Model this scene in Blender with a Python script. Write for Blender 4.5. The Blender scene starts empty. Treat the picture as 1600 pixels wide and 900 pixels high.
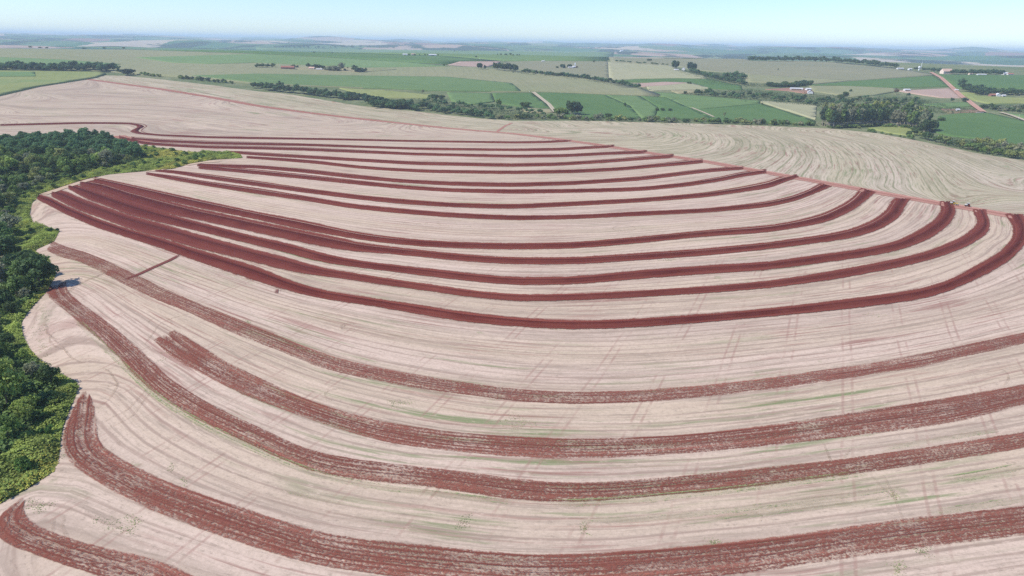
import bpy, math, random
import numpy as np
from mathutils import Vector, Matrix
from mathutils.geometry import delaunay_2d_cdt

# ------------------------------------------------------------------ camera, light, exposure
SC = bpy.context.scene
COL = SC.collection
PITCH, ROLL, CAMZ = math.radians(19.8), math.radians(1.0), 100.0
SUN_ELEV, SUN_AZ = math.radians(46), math.radians(-106)      # azimuth clockwise from +Y (the view direction)
SUN_STRENGTH, SKY_STRENGTH, EXPOSURE = 3.85, 0.104, 0.49
HAZE_DENSITY = 0.80e-4

fw = Vector((0, math.cos(PITCH), -math.sin(PITCH)))
r0 = Vector((1, 0, 0)); u0 = Vector((0, math.sin(PITCH), math.cos(PITCH)))
rt = r0*math.cos(ROLL) + u0*math.sin(ROLL)
up = u0*math.cos(ROLL) - r0*math.sin(ROLL)
cam_d = bpy.data.cameras.new('camera'); cam = bpy.data.objects.new('camera', cam_d); COL.objects.link(cam)
cam_d.lens = 24; cam_d.sensor_width = 36; cam_d.clip_start = 0.5; cam_d.clip_end = 120000
cam.matrix_world = Matrix(((rt.x, up.x, -fw.x, 0), (rt.y, up.y, -fw.y, 0), (rt.z, up.z, -fw.z, CAMZ), (0, 0, 0, 1)))
SC.camera = cam

W = bpy.data.worlds.new('World'); SC.world = W; W.use_nodes = True
wn = W.node_tree; wn.nodes.clear()
sky = wn.nodes.new('ShaderNodeTexSky'); sky.sky_type = 'NISHITA'; sky.sun_disc = False
sky.sun_elevation = SUN_ELEV; sky.sun_rotation = SUN_AZ; sky.altitude = 400
sky.air_density = 1.0; sky.dust_density = 0.15; sky.ozone_density = 2.5
bg = wn.nodes.new('ShaderNodeBackground'); bg.inputs[1].default_value = SKY_STRENGTH
wo = wn.nodes.new('ShaderNodeOutputWorld')
tint = wn.nodes.new('ShaderNodeMix'); tint.data_type = 'RGBA'; tint.blend_type = 'MULTIPLY'; tint.inputs[0].default_value = 1.0
tint.inputs[7].default_value = (0.86, 1.01, 1.29, 1)
wn.links.new(sky.outputs[0], tint.inputs[6]); wn.links.new(tint.outputs[2], bg.inputs[0]); wn.links.new(bg.outputs[0], wo.inputs[0])

sl = bpy.data.lights.new('sun', 'SUN'); sl.energy = SUN_STRENGTH; sl.angle = math.radians(0.5); sl.color = (1.0, 0.94, 0.855)
so = bpy.data.objects.new('sun', sl); COL.objects.link(so)
sd = Vector((math.cos(SUN_ELEV)*math.sin(SUN_AZ), math.cos(SUN_ELEV)*math.cos(SUN_AZ), math.sin(SUN_ELEV)))
so.rotation_euler = sd.to_track_quat('Z', 'Y').to_euler(); so.location = (-300, 0, 400)

SC.view_settings.view_transform = 'Standard'; SC.view_settings.look = 'None'
SC.view_settings.exposure = EXPOSURE; SC.view_settings.gamma = 1.0; SC.view_settings.use_curve_mapping = False
SC.render.engine = 'CYCLES'
cy = SC.cycles
cy.max_bounces = 5; cy.diffuse_bounces = 2; cy.transparent_max_bounces = 12; cy.volume_bounces = 1
cy.use_denoising = False; cy.use_adaptive_sampling = False
cy.caustics_reflective = False; cy.caustics_refractive = False

rng = np.random.default_rng(7); random.seed(7)

# ------------------------------------------------------------------ terrain height
_r = np.arange(0, 70000, 10.0)
_p = np.interp(_r, [0, 700, 1000, 1250, 1400, 1900, 2700, 3500, 4600, 6000, 8000, 12000, 25000, 45000, 70000],
                   [0, 0, -14, 0, 10, 35, 57, 36, 10, 12, 26, 44, 54, 58, 58])
_k = np.ones(41)/41
_p = np.convolve(np.pad(_p, 20, mode='edge'), _k, 'valid')
_w = []
_rs = np.random.default_rng(11)
for amp, lo, hi, n, r_a, r_b in ((1.0, 450, 900, 5, 900, 1500), (7.0, 1000, 3000, 9, 4600, 6500), (15.0, 1300, 4800, 9, 8000, 13000)):
    for i in range(n):
        a = _rs.uniform(0, 2*math.pi); k = 2*math.pi/_rs.uniform(lo, hi)
        _w.append((amp, k*math.cos(a), k*math.sin(a), _rs.uniform(0, 6.28), r_a, r_b))
def sstep(x, a, b):
    t = np.clip((x-a)/(b-a), 0, 1); return t*t*(3-2*t)
def H(x, y):
    x = np.asarray(x, float); y = np.asarray(y, float)
    r = np.hypot(x, y)
    z = np.interp(r, _r, _p)
    z = z + 12*np.exp(-((x-100)/520)**2 - ((y-560)/420)**2) - 4*np.exp(-(r/900)**2)
    z = z - 14*np.exp(-((x+340)/140)**2 - ((y-340)/280)**2)
    for amp, kx, ky, ph, ra, rb in _w:
        z = z + amp*np.sin(kx*x + ky*y + ph)*sstep(r, ra, rb)
    return z
FOC = 1600*24/36
def rays(px, py):
    px = np.asarray(px, float); py = np.asarray(py, float)
    a = (px-800)/FOC; b = (450-py)/FOC
    return np.stack([fw[i] + a*rt[i] + b*up[i] for i in range(3)], -1)
_t = np.geomspace(60, 60000, 900)
def G2W(px, py):
    """where the ray of a photo pixel meets the terrain (real ground position)"""
    d = rays(px, py).reshape(-1, 3)
    out = np.zeros((len(d), 3))
    for i0 in range(0, len(d), 400):
        dd = d[i0:i0+400]
        P = dd[:, None, :]*_t[None, :, None]
        below = (P[..., 2] + CAMZ) < H(P[..., 0], P[..., 1])
        hit = below.argmax(1); hit[~below.any(1)] = len(_t)-1
        lo = _t[np.maximum(hit-1, 0)]; hi = _t[hit]
        for _ in range(24):
            m = (lo+hi)/2; Q = dd*m[:, None]
            b = (Q[:, 2] + CAMZ) < H(Q[:, 0], Q[:, 1])
            hi = np.where(b, m, hi); lo = np.where(b, lo, m)
        Q = dd*hi[:, None]
        out[i0:i0+400, :2] = Q[:, :2]; out[i0:i0+400, 2] = H(Q[:, 0], Q[:, 1])
    return out
def P2(pts, crest=False):
    a = np.array(pts, float); w = G2W(a[:, 0], a[:, 1])[:, :2]
    return to_crest(w) if crest else w
_rc = np.linspace(1700, 3100, 141)
def to_crest(w):
    """points that would land beyond the near hills stand on their crest instead"""
    w = w.copy()
    for i in range(len(w)):
        r = np.hypot(*w[i])
        if r > 3100:
            d = w[i]/r; k = np.argmax((H(d[0]*_rc, d[1]*_rc)-CAMZ)/_rc); w[i] = d*_rc[k]
    return w
def depth_of(x, y):
    return x*fw.x + y*fw.y + (H(x, y)-CAMZ)*fw.z
def pxm(x, y): return FOC/depth_of(x, y)       # photo pixels per metre there

# ------------------------------------------------------------------ node helper
class G:
    def __init__(s, name):
        s.m = bpy.data.materials.new(name); s.m.use_nodes = True; s.t = s.m.node_tree; s.t.nodes.clear()
        s.out = s.t.nodes.new('ShaderNodeOutputMaterial')
    def put(s, sock, v):
        if isinstance(v, bpy.types.NodeSocket): s.t.links.new(v, sock)
        elif v is not None:
            if sock.type == 'RGBA' and len(v) == 3: v = (*v, 1)
            sock.default_value = v
    def n(s, typ, ins=None, **pr):
        nd = s.t.nodes.new(typ)
        for k, v in pr.items(): setattr(nd, k, v)
        for k, v in (ins or {}).items(): s.put(nd.inputs[k], v)
        return nd
    def math(s, op, a, b=None, clamp=False):
        nd = s.t.nodes.new('ShaderNodeMath'); nd.operation = op; nd.use_clamp = clamp
        s.put(nd.inputs[0], a)
        if b is not None: s.put(nd.inputs[1], b)
        return nd.outputs[0]
    def noise(s, vec, scale, detail=2.0, rough=0.5):
        return s.n('ShaderNodeTexNoise', {'Vector': vec, 'Scale': scale, 'Detail': detail, 'Roughness': rough}).outputs[0]
    def comb(s, x, y, z=0.0): return s.n('ShaderNodeCombineXYZ', {0: x, 1: y, 2: z}).outputs[0]
    def sep(s, v): return s.n('ShaderNodeSeparateXYZ', {0: v}).outputs
    def mix(s, f, a, b, blend='MIX'):
        nd = s.t.nodes.new('ShaderNodeMix'); nd.data_type = 'RGBA'; nd.blend_type = blend
        s.put(nd.inputs[0], f); s.put(nd.inputs[6], a); s.put(nd.inputs[7], b); return nd.outputs[2]
    def smooth(s, v, a, b, c=0.0, d=1.0):
        return s.n('ShaderNodeMapRange', {0: v, 1: a, 2: b, 3: c, 4: d}, interpolation_type='SMOOTHSTEP').outputs[0]
    def attr(s, name): return s.n('ShaderNodeAttribute', attribute_name=name).outputs
    def pos(s): return s.n('ShaderNodeNewGeometry').outputs['Position']
    def finish(s, color, rough=0.9, bump=None, strength=0.3, dist=0.1, alpha=None, spec=0.15, translucent=0.0):
        b = s.n('ShaderNodeBsdfPrincipled', {'Base Color': color, 'Roughness': rough, 'Specular IOR Level': spec})
        if bump is not None:
            s.t.links.new(s.n('ShaderNodeBump', {'Height': bump, 'Strength': strength, 'Distance': dist}).outputs[0], b.inputs['Normal'])
        sh = b.outputs[0]
        if translucent:
            tr = s.n('ShaderNodeBsdfTranslucent', {'Color': color})
            sh = s.n('ShaderNodeMixShader', {0: translucent, 1: sh, 2: tr.outputs[0]}).outputs[0]
        if alpha is not None:
            tp = s.n('ShaderNodeBsdfTransparent')
            sh = s.n('ShaderNodeMixShader', {0: alpha, 1: tp.outputs[0], 2: sh}).outputs[0]
        s.t.links.new(sh, s.out.inputs['Surface'])
        return s.m

def plain(name, col, rough=0.7, var=0.12, scale=1.5):
    g = G(name); n = g.noise(g.n('ShaderNodeTexCoord').outputs['Object'], scale, 3)
    c = g.mix(g.smooth(n, 0.3, 0.7), tuple(v*(1-var) for v in col), tuple(min(1, v*(1+var)) for v in col))
    return g.finish(c, rough)

# ------------------------------------------------------------------ materials
def stubble_mat(name, c1, c2, cdark, green_amt, contrast, tracks, cold, period, rowdark, rowcol, soil=(0.27, 0.115, 0.095)):
    g = G(name)
    R = g.attr('row')['Fac']; P = g.pos(); px, py, pz = g.sep(P)
    ax, ay = g.math('MULTIPLY', px, 0.035), g.math('MULTIPLY', py, 0.035)
    vR = g.comb(R, ax, ay)
    vR2 = g.comb(R, g.math('MULTIPLY', px, 0.012), g.math('MULTIPLY', py, 0.012))
    vR3 = g.comb(R, g.math('MULTIPLY', px, 0.045), g.math('MULTIPLY', py, 0.045))
    fine = g.noise(vR, 0.75, 3, 0.6)
    med = g.noise(vR2, 0.24, 3, 0.62)
    coarse = g.noise(vR3, 0.16, 4, 0.72)
    dash = g.noise(vR3, 0.42, 4, 0.75)
    wide = g.noise(vR2, 0.055, 2)
    blot = g.noise(P, 0.011, 4, 0.6)
    blot2 = g.noise(g.comb(px, py, 33.0), 0.035, 4, 0.6)
    grain = g.noise(P, 1.1, 5, 0.8)
    fleck = g.noise(g.comb(g.math('MULTIPLY', R, 1.0), g.math('MULTIPLY', px, 0.35), g.math('MULTIPLY', py, 0.35)), 1.0, 4, 0.8)
    c = g.mix(g.smooth(wide, 0.35, 0.65), c1, c2)
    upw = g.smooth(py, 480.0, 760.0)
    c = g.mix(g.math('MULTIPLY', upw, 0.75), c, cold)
    c = g.mix(g.math('MULTIPLY', g.smooth(blot2, 0.45, 0.75), 0.35), c, tuple(v*0.82 for v in c2))
    # row lines: dark lines of old drill rows and paler swaths of chaff
    dk = g.math('MULTIPLY', g.smooth(fine, 0.50, 0.72), g.smooth(blot2, 0.25, 0.7, 0.45, 1.0))
    c = g.mix(g.math('MULTIPLY', dk, contrast), c, cdark)
    dm = g.smooth(med, 0.50, 0.66)
    c = g.mix(g.math('MULTIPLY', dm, contrast*0.28), c, cdark)
    c = g.mix(g.math('MULTIPLY', g.smooth(med, 0.44, 0.30), 0.35), c, tuple(min(1, v*1.18) for v in c1))
    c = g.mix(g.math('MULTIPLY', g.smooth(coarse, 0.54, 0.68), contrast*0.24), c, cdark)
    c = g.mix(g.math('MULTIPLY', g.smooth(coarse, 0.42, 0.30), 0.3), c, tuple(min(1, v*1.15) for v in c1))
    vast = g.noise(vR3, 0.040, 4, 0.75)
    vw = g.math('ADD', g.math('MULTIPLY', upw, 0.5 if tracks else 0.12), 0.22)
    c = g.mix(g.math('MULTIPLY', g.math('MULTIPLY', g.smooth(vast, 0.50, 0.62), vw), contrast), c, cdark)
    c = g.mix(g.math('MULTIPLY', g.smooth(dash, 0.56, 0.66), contrast*0.60), c, cdark)
    ph = g.math('ADD', g.math('DIVIDE', R, period), g.math('MULTIPLY', g.noise(vR3, 0.10, 2), 0.9))
    tri = g.math('MULTIPLY', g.math('ABSOLUTE', g.math('SUBTRACT', g.math('FRACT', ph), 0.5)), 2.0)
    pl = g.math('MULTIPLY', g.smooth(tri, 0.66, 0.90), g.smooth(g.noise(vR3, 0.22, 5, 0.8), 0.38, 0.56))
    c = g.mix(g.math('MULTIPLY', pl, rowdark), c, rowcol)
    # reddish soil showing along some rows
    fine2 = g.noise(g.comb(R, ax, g.math('ADD', ay, 7.7)), 0.62, 2, 0.6)
    rd = g.math('MULTIPLY', g.smooth(fine2, 0.53, 0.68), g.smooth(blot, 0.40, 0.60))
    c = g.mix(g.math('MULTIPLY', rd, 0.75), c, soil)
    # weeds greening some rows
    fine3 = g.noise(g.comb(R, g.math('MULTIPLY', px, 0.05), g.math('ADD', g.math('MULTIPLY', py, 0.05), 3.1)), 0.33, 4, 0.7)
    gr = g.math('MULTIPLY', g.smooth(fine3, 0.52, 0.68), g.smooth(g.noise(g.comb(px, py, 91.0), 0.009, 4, 0.65), 0.46, 0.64))
    c = g.mix(g.math('MULTIPLY', gr, green_amt), c, (0.165, 0.215, 0.085))
    gw = g.smooth(g.noise(g.comb(px, py, 12.0), 0.055, 5, 0.7), 0.66, 0.74)
    c = g.mix(g.math('MULTIPLY', gw, green_amt*0.6), c, (0.21, 0.24, 0.11))
    if tracks:
        s24, c24 = math.sin(math.radians(24)), math.cos(math.radians(24))
        q = g.math('SUBTRACT', g.math('MULTIPLY', px, c24), g.math('MULTIPLY', py, s24))
        q = g.math('ADD', q, g.math('MULTIPLY', g.noise(P, 0.02, 1), 2.0))
        lines = None
        fr = g.math('MODULO', g.math('ADD', q, 4000.0), 18.0)
        for off in (4.0, 6.6):
            d = g.math('ABSOLUTE', g.math('SUBTRACT', fr, off))
            l = g.smooth(d, 0.60, 0.15)
            lines = l if lines is None else g.math('MAXIMUM', lines, l)
        fade = g.math('MULTIPLY', g.smooth(py, 420.0, 250.0), g.smooth(g.noise(g.comb(px, py, 5.0), 0.07, 4, 0.7), 0.42, 0.62))
        c = g.mix(g.math('MULTIPLY', g.math('MULTIPLY', lines, fade), 0.48), c, (0.30, 0.155, 0.125))
    c = g.mix(g.smooth(grain, 0.42, 0.62, 0.0, 0.34), c, tuple(v*0.60 for v in c2))
    c = g.mix(g.smooth(fleck, 0.55, 0.68, 0.0, 0.55), c, cdark)
    c = g.mix(g.smooth(fleck, 0.44, 0.30, 0.0, 0.45), c, tuple(min(1, v*1.2) for v in c1))
    bm = g.math('ADD', g.math('MULTIPLY', fine, 0.8), grain)
    return g.finish(c, 0.95, bm, 0.35, 0.12, spec=0.05)

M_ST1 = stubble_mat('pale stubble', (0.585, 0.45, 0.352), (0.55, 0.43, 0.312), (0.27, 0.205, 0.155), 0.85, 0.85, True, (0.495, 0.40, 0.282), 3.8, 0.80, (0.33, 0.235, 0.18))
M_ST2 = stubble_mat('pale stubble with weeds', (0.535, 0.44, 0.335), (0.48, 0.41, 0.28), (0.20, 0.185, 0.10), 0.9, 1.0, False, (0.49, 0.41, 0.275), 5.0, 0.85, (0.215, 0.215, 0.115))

def soil_mat(name, c1, c2, cdeep, cover, edge_soft, streak, core_dark=0.5):
    """ploughed red soil; cover = how much of the straw is turned under"""
    g = G(name)
    uv = g.n('ShaderNodeUVMap', uv_map='strip').outputs[0]; u, v, _ = g.sep(uv)
    nv = g.attr('nv')['Fac']; ed = g.attr('ed')['Fac']; P = g.pos()
    fur = g.noise(g.comb(g.math('MULTIPLY', u, 0.02), v, 0.0), 1.1, 3, 0.6)
    fur2 = g.noise(g.comb(g.math('MULTIPLY', u, 0.035), v, 4.0), 2.6, 3, 0.6)
    clod = g.noise(P, 1.3, 4, 0.7)
    patch = g.noise(P, 0.05, 4, 0.6)
    c = g.mix(g.smooth(fur, 0.38, 0.62), c1, c2)
    lng = g.noise(g.comb(g.math('MULTIPLY', u, 0.008), v, 3.0), 0.55, 3, 0.65)
    c = g.mix(g.smooth(lng, 0.52, 0.68, 0.0, 0.75), c, tuple(min(1, x*1.55) for x in c2))
    c = g.mix(g.smooth(lng, 0.46, 0.32, 0.0, 0.6), c, cdeep)
    c = g.mix(g.smooth(patch, 0.35, 0.7, 0.0, 0.5), c, c2)
    band = g.math('MULTIPLY', g.smooth(g.math('ABSOLUTE', g.math('ADD', nv, g.math('MULTIPLY', g.math('SUBTRACT', patch, 0.5), 0.8))), 0.55, 0.08), core_dark)
    c = g.mix(band, c, cdeep)  # darker band of colour along the core of each strip
    c = g.mix(g.smooth(clod, 0.4, 0.75, 0.0, 0.45), c, tuple(x*0.62 for x in c1))
    left_dark = g.smooth(g.math('ADD', g.sep(P)[0], g.math('MULTIPLY', patch, 120.0)), 30.0, -170.0, 0.0, 0.6)
    c = g.mix(left_dark, c, cdeep)      # soil colour deepens towards the wood on the left
    anv = g.math('ABSOLUTE', nv)
    if cover == 1: c = g.mix(g.smooth(anv, 0.45, 0.95, 0.0, 0.45), c, tuple(min(1, x*1.3) for x in c2))   # the dry crumbled shoulders
    en = g.math('ADD', g.math('MULTIPLY', g.math('SUBTRACT', g.noise(g.comb(g.math('MULTIPLY', u, 0.15), v, 9.0), 1.0, 4, 0.7), 0.5), edge_soft*2.2), anv)
    en = g.math('ADD', en, g.math('MULTIPLY', g.math('SUBTRACT', clod, 0.5), 0.5 if cover == 1 else 0.22))
    a = g.smooth(en, 1.12, 0.84) if cover == 1 else g.smooth(en, 1.06, 0.94)
    endn = g.math('ADD', ed, g.math('MULTIPLY', g.math('SUBTRACT', g.noise(g.comb(0.0, v, 2.0), 0.6, 3, 0.6), 0.5), 30.0))
    a = g.math('MULTIPLY', a, g.smooth(endn, -3.0, 2.0))
    if cover < 1:
        # furrow lines run the whole strip; straw is worked in as fine specks
        l1 = g.noise(g.comb(g.math('MULTIPLY', u, 0.006), v, 1.0), 1.3, 3, 0.7)
        l2 = g.noise(g.comb(g.math('MULTIPLY', u, 0.06), v, 6.0), 0.8, 4, 0.75)
        sk = g.noise(P, 1.9, 4, 0.9); sk2 = g.noise(g.comb(g.math('MULTIPLY', u, 0.55), v, 2.0), 2.2, 3, 0.8)
        fq = g.math('ADD', g.math('DIVIDE', v, 1.45), g.math('MULTIPLY', g.noise(g.comb(g.math('MULTIPLY', u, 0.02), v, 8.0), 0.5, 2), 1.6))
        ft = g.math('MULTIPLY', g.math('ABSOLUTE', g.math('SUBTRACT', g.math('FRACT', fq), 0.5)), 2.0)
        fl = g.math('MULTIPLY', g.smooth(ft, 0.70, 0.95), g.smooth(g.noise(g.comb(g.math('MULTIPLY', u, 0.04), v, 5.0), 0.7, 3), 0.38, 0.55))
        c = g.mix(g.math('MULTIPLY', fl, 0.55), c, cdeep)
        sp = g.math('ADD', 0.5, g.math('MULTIPLY', g.math('SUBTRACT', l1, 0.5), 0.70*streak))
        sp = g.math('ADD', sp, g.math('MULTIPLY', g.math('SUBTRACT', l2, 0.5), 0.45*streak))
        sp = g.math('ADD', sp, g.math('MULTIPLY', g.math('SUBTRACT', sk, 0.5), 1.2))
        sp = g.math('ADD', sp, g.math('MULTIPLY', g.math('SUBTRACT', sk2, 0.5), 0.9))
        sp = g.math('ADD', sp, g.math('MULTIPLY', g.math('SUBTRACT', patch, 0.5), 0.45))
        sp = g.math('ADD', sp, g.math('MULTIPLY', fl, 0.22))
        a = g.math('MULTIPLY', a, g.smooth(sp, 0.95-cover-0.15, 0.95-cover+0.13, 0.10, 0.95))
    bm = g.math('ADD', g.math('MULTIPLY', fur2, 0.9), clod)
    return g.finish(c, 0.95, bm, 0.5, 0.25, alpha=a, spec=0.03)

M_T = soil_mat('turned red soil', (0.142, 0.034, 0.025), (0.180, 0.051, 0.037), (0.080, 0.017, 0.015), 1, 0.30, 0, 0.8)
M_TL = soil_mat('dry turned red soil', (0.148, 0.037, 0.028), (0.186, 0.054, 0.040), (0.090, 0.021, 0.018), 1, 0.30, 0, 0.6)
M_N = soil_mat('harrowed red soil with straw', (0.215, 0.068, 0.046), (0.275, 0.105, 0.073), (0.150, 0.042, 0.031), 0.455, 0.12, 0.80, 0.2)
M_N1 = soil_mat('lightly harrowed red soil', (0.23, 0.082, 0.057), (0.295, 0.113, 0.082), (0.165, 0.050, 0.037), 0.435, 0.16, 0.8, 0.2)
M_BAR = soil_mat('red soil track', (0.17, 0.058, 0.048), (0.20, 0.07, 0.058), (0.16, 0.05, 0.042), 0.80, 0.2, 0.4, 0.0)
M_ROAD = soil_mat('red dirt road', (0.40, 0.20, 0.15), (0.46, 0.25, 0.19), (0.32, 0.13, 0.095), 0.66, 0.45, 0.5, 0.6)
M_FAINT = soil_mat('faint wheel track', (0.40, 0.27, 0.20), (0.33, 0.26, 0.17), (0.36, 0.25, 0.18), 0.30, 0.5, 0.3, 0.0)
M_GRASSLINE = soil_mat('green weed line', (0.27, 0.33, 0.13), (0.34, 0.37, 0.17), (0.25, 0.31, 0.12), 0.25, 0.6, 1.3, 0.0)
M_SAND = soil_mat('pale sandy margin', (0.50, 0.37, 0.255), (0.55, 0.42, 0.31), (0.5, 0.36, 0.25), 0.85, 0.4, 0.3, 0.0)
M_FARROAD = soil_mat('pale red dirt road', (0.42, 0.235, 0.17), (0.46, 0.28, 0.21), (0.38, 0.2, 0.15), 1, 0.1, 0, 0.3)
M_PALEROAD = soil_mat('pale dirt road', (0.40, 0.34, 0.23), (0.44, 0.37, 0.27), (0.38, 0.32, 0.22), 1, 0.1, 0, 0.3)

def crop_mat(name, c1, c2, rows=0.0, rot=0.4, c3=None):
    g = G(name); P = g.pos(); x, y, z = g.sep(P)
    cr, sr = math.cos(rot), math.sin(rot)
    a = g.math('ADD', g.math('MULTIPLY', x, cr), g.math('MULTIPLY', y, sr))
    b = g.math('SUBTRACT', g.math('MULTIPLY', y, cr), g.math('MULTIPLY', x, sr))
    big = g.noise(P, 0.004, 4, 0.6); mid = g.noise(P, 0.03, 4, 0.65); gr = g.noise(P, 0.6, 3, 0.7)
    ln = g.noise(g.comb(a, g.math('MULTIPLY', b, 0.03)), 0.14, 3, 0.6)
    c = g.mix(g.smooth(big, 0.35, 0.65), c1, c2)
    c = g.mix(g.smooth(mid, 0.4, 0.75, 0, 0.5), c, tuple(v*0.8 for v in c1))
    if c3: c = g.mix(g.smooth(g.noise(P, 0.011, 4, 0.6), 0.52, 0.66, 0, 0.8), c, c3)
    if rows: c = g.mix(g.math('MULTIPLY', g.smooth(ln, 0.45, 0.65), rows), c, tuple(v*0.72 for v in c1))
    c = g.mix(g.smooth(gr, 0.35, 0.7, 0, 0.45), c, tuple(v*0.55 for v in c1))
    return g.finish(c, 0.9, gr, 0.4, 0.5, spec=0.08)
M_SOY = crop_mat('dark green crop', (0.092, 0.168, 0.052), (0.112, 0.188, 0.060), 0.3)
M_SOY2 = crop_mat('mid green crop', (0.130, 0.208, 0.074), (0.152, 0.228, 0.082), 0.35, 0.9)
M_GREEN = crop_mat('fresh green crop', (0.155, 0.245, 0.088), (0.18, 0.26, 0.10), 0.3, 0.2)
M_CORN = crop_mat('ripening corn', (0.255, 0.265, 0.135), (0.285, 0.275, 0.15), 0.35, 0.15)
M_CORN2 = crop_mat('grey green corn', (0.235, 0.235, 0.135), (0.265, 0.25, 0.15), 0.3, 0.6)
M_YEL = crop_mat('yellow green crop', (0.25, 0.285, 0.095), (0.29, 0.30, 0.115), 0.3, 0.5, (0.19, 0.26, 0.09))
M_STRAWF = crop_mat('pale ripe crop', (0.34, 0.335, 0.19), (0.37, 0.35, 0.21), 0.3, 0.1)
M_BARE = crop_mat('bare pink soil', (0.42, 0.30, 0.235), (0.46, 0.33, 0.26), 0.3, 0.2)
M_REDB = crop_mat('bare red soil', (0.30, 0.15, 0.11), (0.36, 0.21, 0.15), 0.2, 0.2, (0.15, 0.18, 0.08))
M_DRY = crop_mat('dry meadow', (0.33, 0.29, 0.16), (0.30, 0.28, 0.15), 0.2, 0.2, (0.17, 0.21, 0.09))

def terrain_mat():
    g = G('countryside'); P = g.pos(); x, y, z = g.sep(P)
    dist = g.math('SQRT', g.math('ADD', g.math('MULTIPLY', x, x), g.math('MULTIPLY', y, y)))
    n1 = g.noise(P, 0.012, 5, 0.65); n2 = g.noise(P, 0.12, 4, 0.7)
    c = g.mix(g.smooth(n1, 0.38, 0.62), (0.115, 0.15, 0.065), (0.20, 0.21, 0.11))
    c = g.mix(g.smooth(n2, 0.45, 0.7, 0, 0.7), c, (0.07, 0.10, 0.045))
    wv = g.n('ShaderNodeVectorMath', {0: P, 1: g.n('ShaderNodeTexNoise', {'Vector': P, 'Scale': 0.0011, 'Detail': 2}).outputs[1]}, operation='MULTIPLY_ADD')
    wv.inputs[1].default_value = (1, 1, 0)
    off = g.n('ShaderNodeVectorMath', {0: g.n('ShaderNodeTexNoise', {'Vector': P, 'Scale': 0.0012, 'Detail': 3}).outputs[1]}, operation='SCALE')
    off.inputs[3].default_value = 900
    pv = g.n('ShaderNodeVectorMath', {0: P, 1: off.outputs[0]}, operation='ADD').outputs[0]
    pv = g.n('ShaderNodeVectorMath', {0: pv}, operation='MULTIPLY'); pv.inputs[1].default_value = (1, 0.75, 0)
    vo = g.n('ShaderNodeTexVoronoi', {'Vector': pv.outputs[0], 'Scale': 0.0011, 'Randomness': 1.0})
    cv = g.sep(vo.outputs['Color'])[0]
    rp = g.n('ShaderNodeValToRGB', {0: cv}); cr = rp.color_ramp; cr.interpolation = 'CONSTANT'
    cols = [(0.0, (0.06, 0.14, 0.06)), (0.2, (0.17, 0.21, 0.11)), (0.36, (0.05, 0.115, 0.055)), (0.5, (0.36, 0.26, 0.20)), (0.62, (0.10, 0.17, 0.08)), (0.76, (0.24, 0.14, 0.115)), (0.85, (0.085, 0.15, 0.07)), (0.93, (0.42, 0.35, 0.26))]
    cr.elements[0].position = 0; cr.elements[0].color = (*cols[0][1], 1)
    cr.elements[1].position = cols[1][0]; cr.elements[1].color = (*cols[1][1], 1)
    for p_, c_ in cols[2:]:
        e = cr.elements.new(p_); e.color = (*c_, 1)
    # belts of far woodland along the valleys
    wd = g.noise(pv.outputs[0], 0.0016, 5, 0.62)
    far = g.mix(g.smooth(wd, 0.515, 0.55), rp.outputs[0], (0.022, 0.040, 0.024))
    c = g.mix(g.smooth(dist, 2400.0, 2900.0), c, far)
    return g.finish(c, 0.95, n2, 0.3, 0.6, spec=0.05)
M_TERR = terrain_mat()

def leaf_mat(name, trans=0.35):
    g = G(name)
    oc = g.n('ShaderNodeObjectInfo').outputs['Color']; tone = g.attr('tone')['Fac']
    c = g.mix(1.0, oc, g.n('ShaderNodeCombineColor', {0: g.math('MULTIPLY_ADD', tone, 0.95), 1: g.math('MULTIPLY_ADD', tone, 0.95), 2: g.math('MULTIPLY_ADD', tone, 0.8)}).outputs[0], 'MULTIPLY')
    for nd in g.t.nodes:
        if nd.type == 'MATH' and nd.operation == 'MULTIPLY_ADD': nd.inputs[2].default_value = 0.6
    return g.finish(c, 0.65, spec=0.2, translucent=trans)
M_LEAF = leaf_mat('leaves')
def bark_mat(name, c):
    g = G(name); t = g.n('ShaderNodeTexCoord').outputs['Object']
    n = g.noise(t, 3.0, 4)
    return g.finish(g.mix(g.smooth(n, 0.3, 0.7), tuple(v*0.7 for v in c), c), 0.9, n, 0.4, 0.05)
M_BARK = bark_mat('bark', (0.16, 0.12, 0.09)); M_PBARK = bark_mat('pale bark', (0.42, 0.36, 0.29))

# ------------------------------------------------------------------ mesh helpers
def mesh_np(name, V, F, mat=None, smooth=False, attrs=None, uv=None):
    """F: (n,4) or (n,3) int array"""
    V = np.asarray(V, np.float32); F = np.asarray(F, np.int32); k = F.shape[1]
    me = bpy.data.meshes.new(name)
    me.vertices.add(len(V)); me.vertices.foreach_set('co', V.ravel())
    me.loops.add(F.size); me.loops.foreach_set('vertex_index', F.ravel())
    me.polygons.add(len(F)); me.polygons.foreach_set('loop_start', np.arange(0, F.size, k, dtype=np.int32))
    try: me.polygons.foreach_set('loop_total', np.full(len(F), k, np.int32))
    except Exception: pass
    if smooth: me.polygons.foreach_set('use_smooth', np.ones(len(F), bool))
    me.update(calc_edges=True)
    for nm, (dom, arr) in (attrs or {}).items():
        a = me.attributes.new(nm, 'FLOAT', dom); a.data.foreach_set('value', np.asarray(arr, np.float32))
    if uv is not None:
        l = me.uv_layers.new(name='strip'); l.data.foreach_set('uv', np.asarray(uv, np.float32)[F.ravel()].ravel())
    if mat: me.materials.append(mat)
    return me
def link(name, me, parent=None, loc=None):
    o = bpy.data.objects.new(name, me); COL.objects.link(o)
    if parent: o.parent = parent
    if loc is not None: o.location = loc
    return o
def tag(o, label=None, cat=None, group=None, kind=None):
    if label: o['label'] = label
    if cat: o['category'] = cat
    if group: o['group'] = group
    if kind: o['kind'] = kind
    return o
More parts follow.
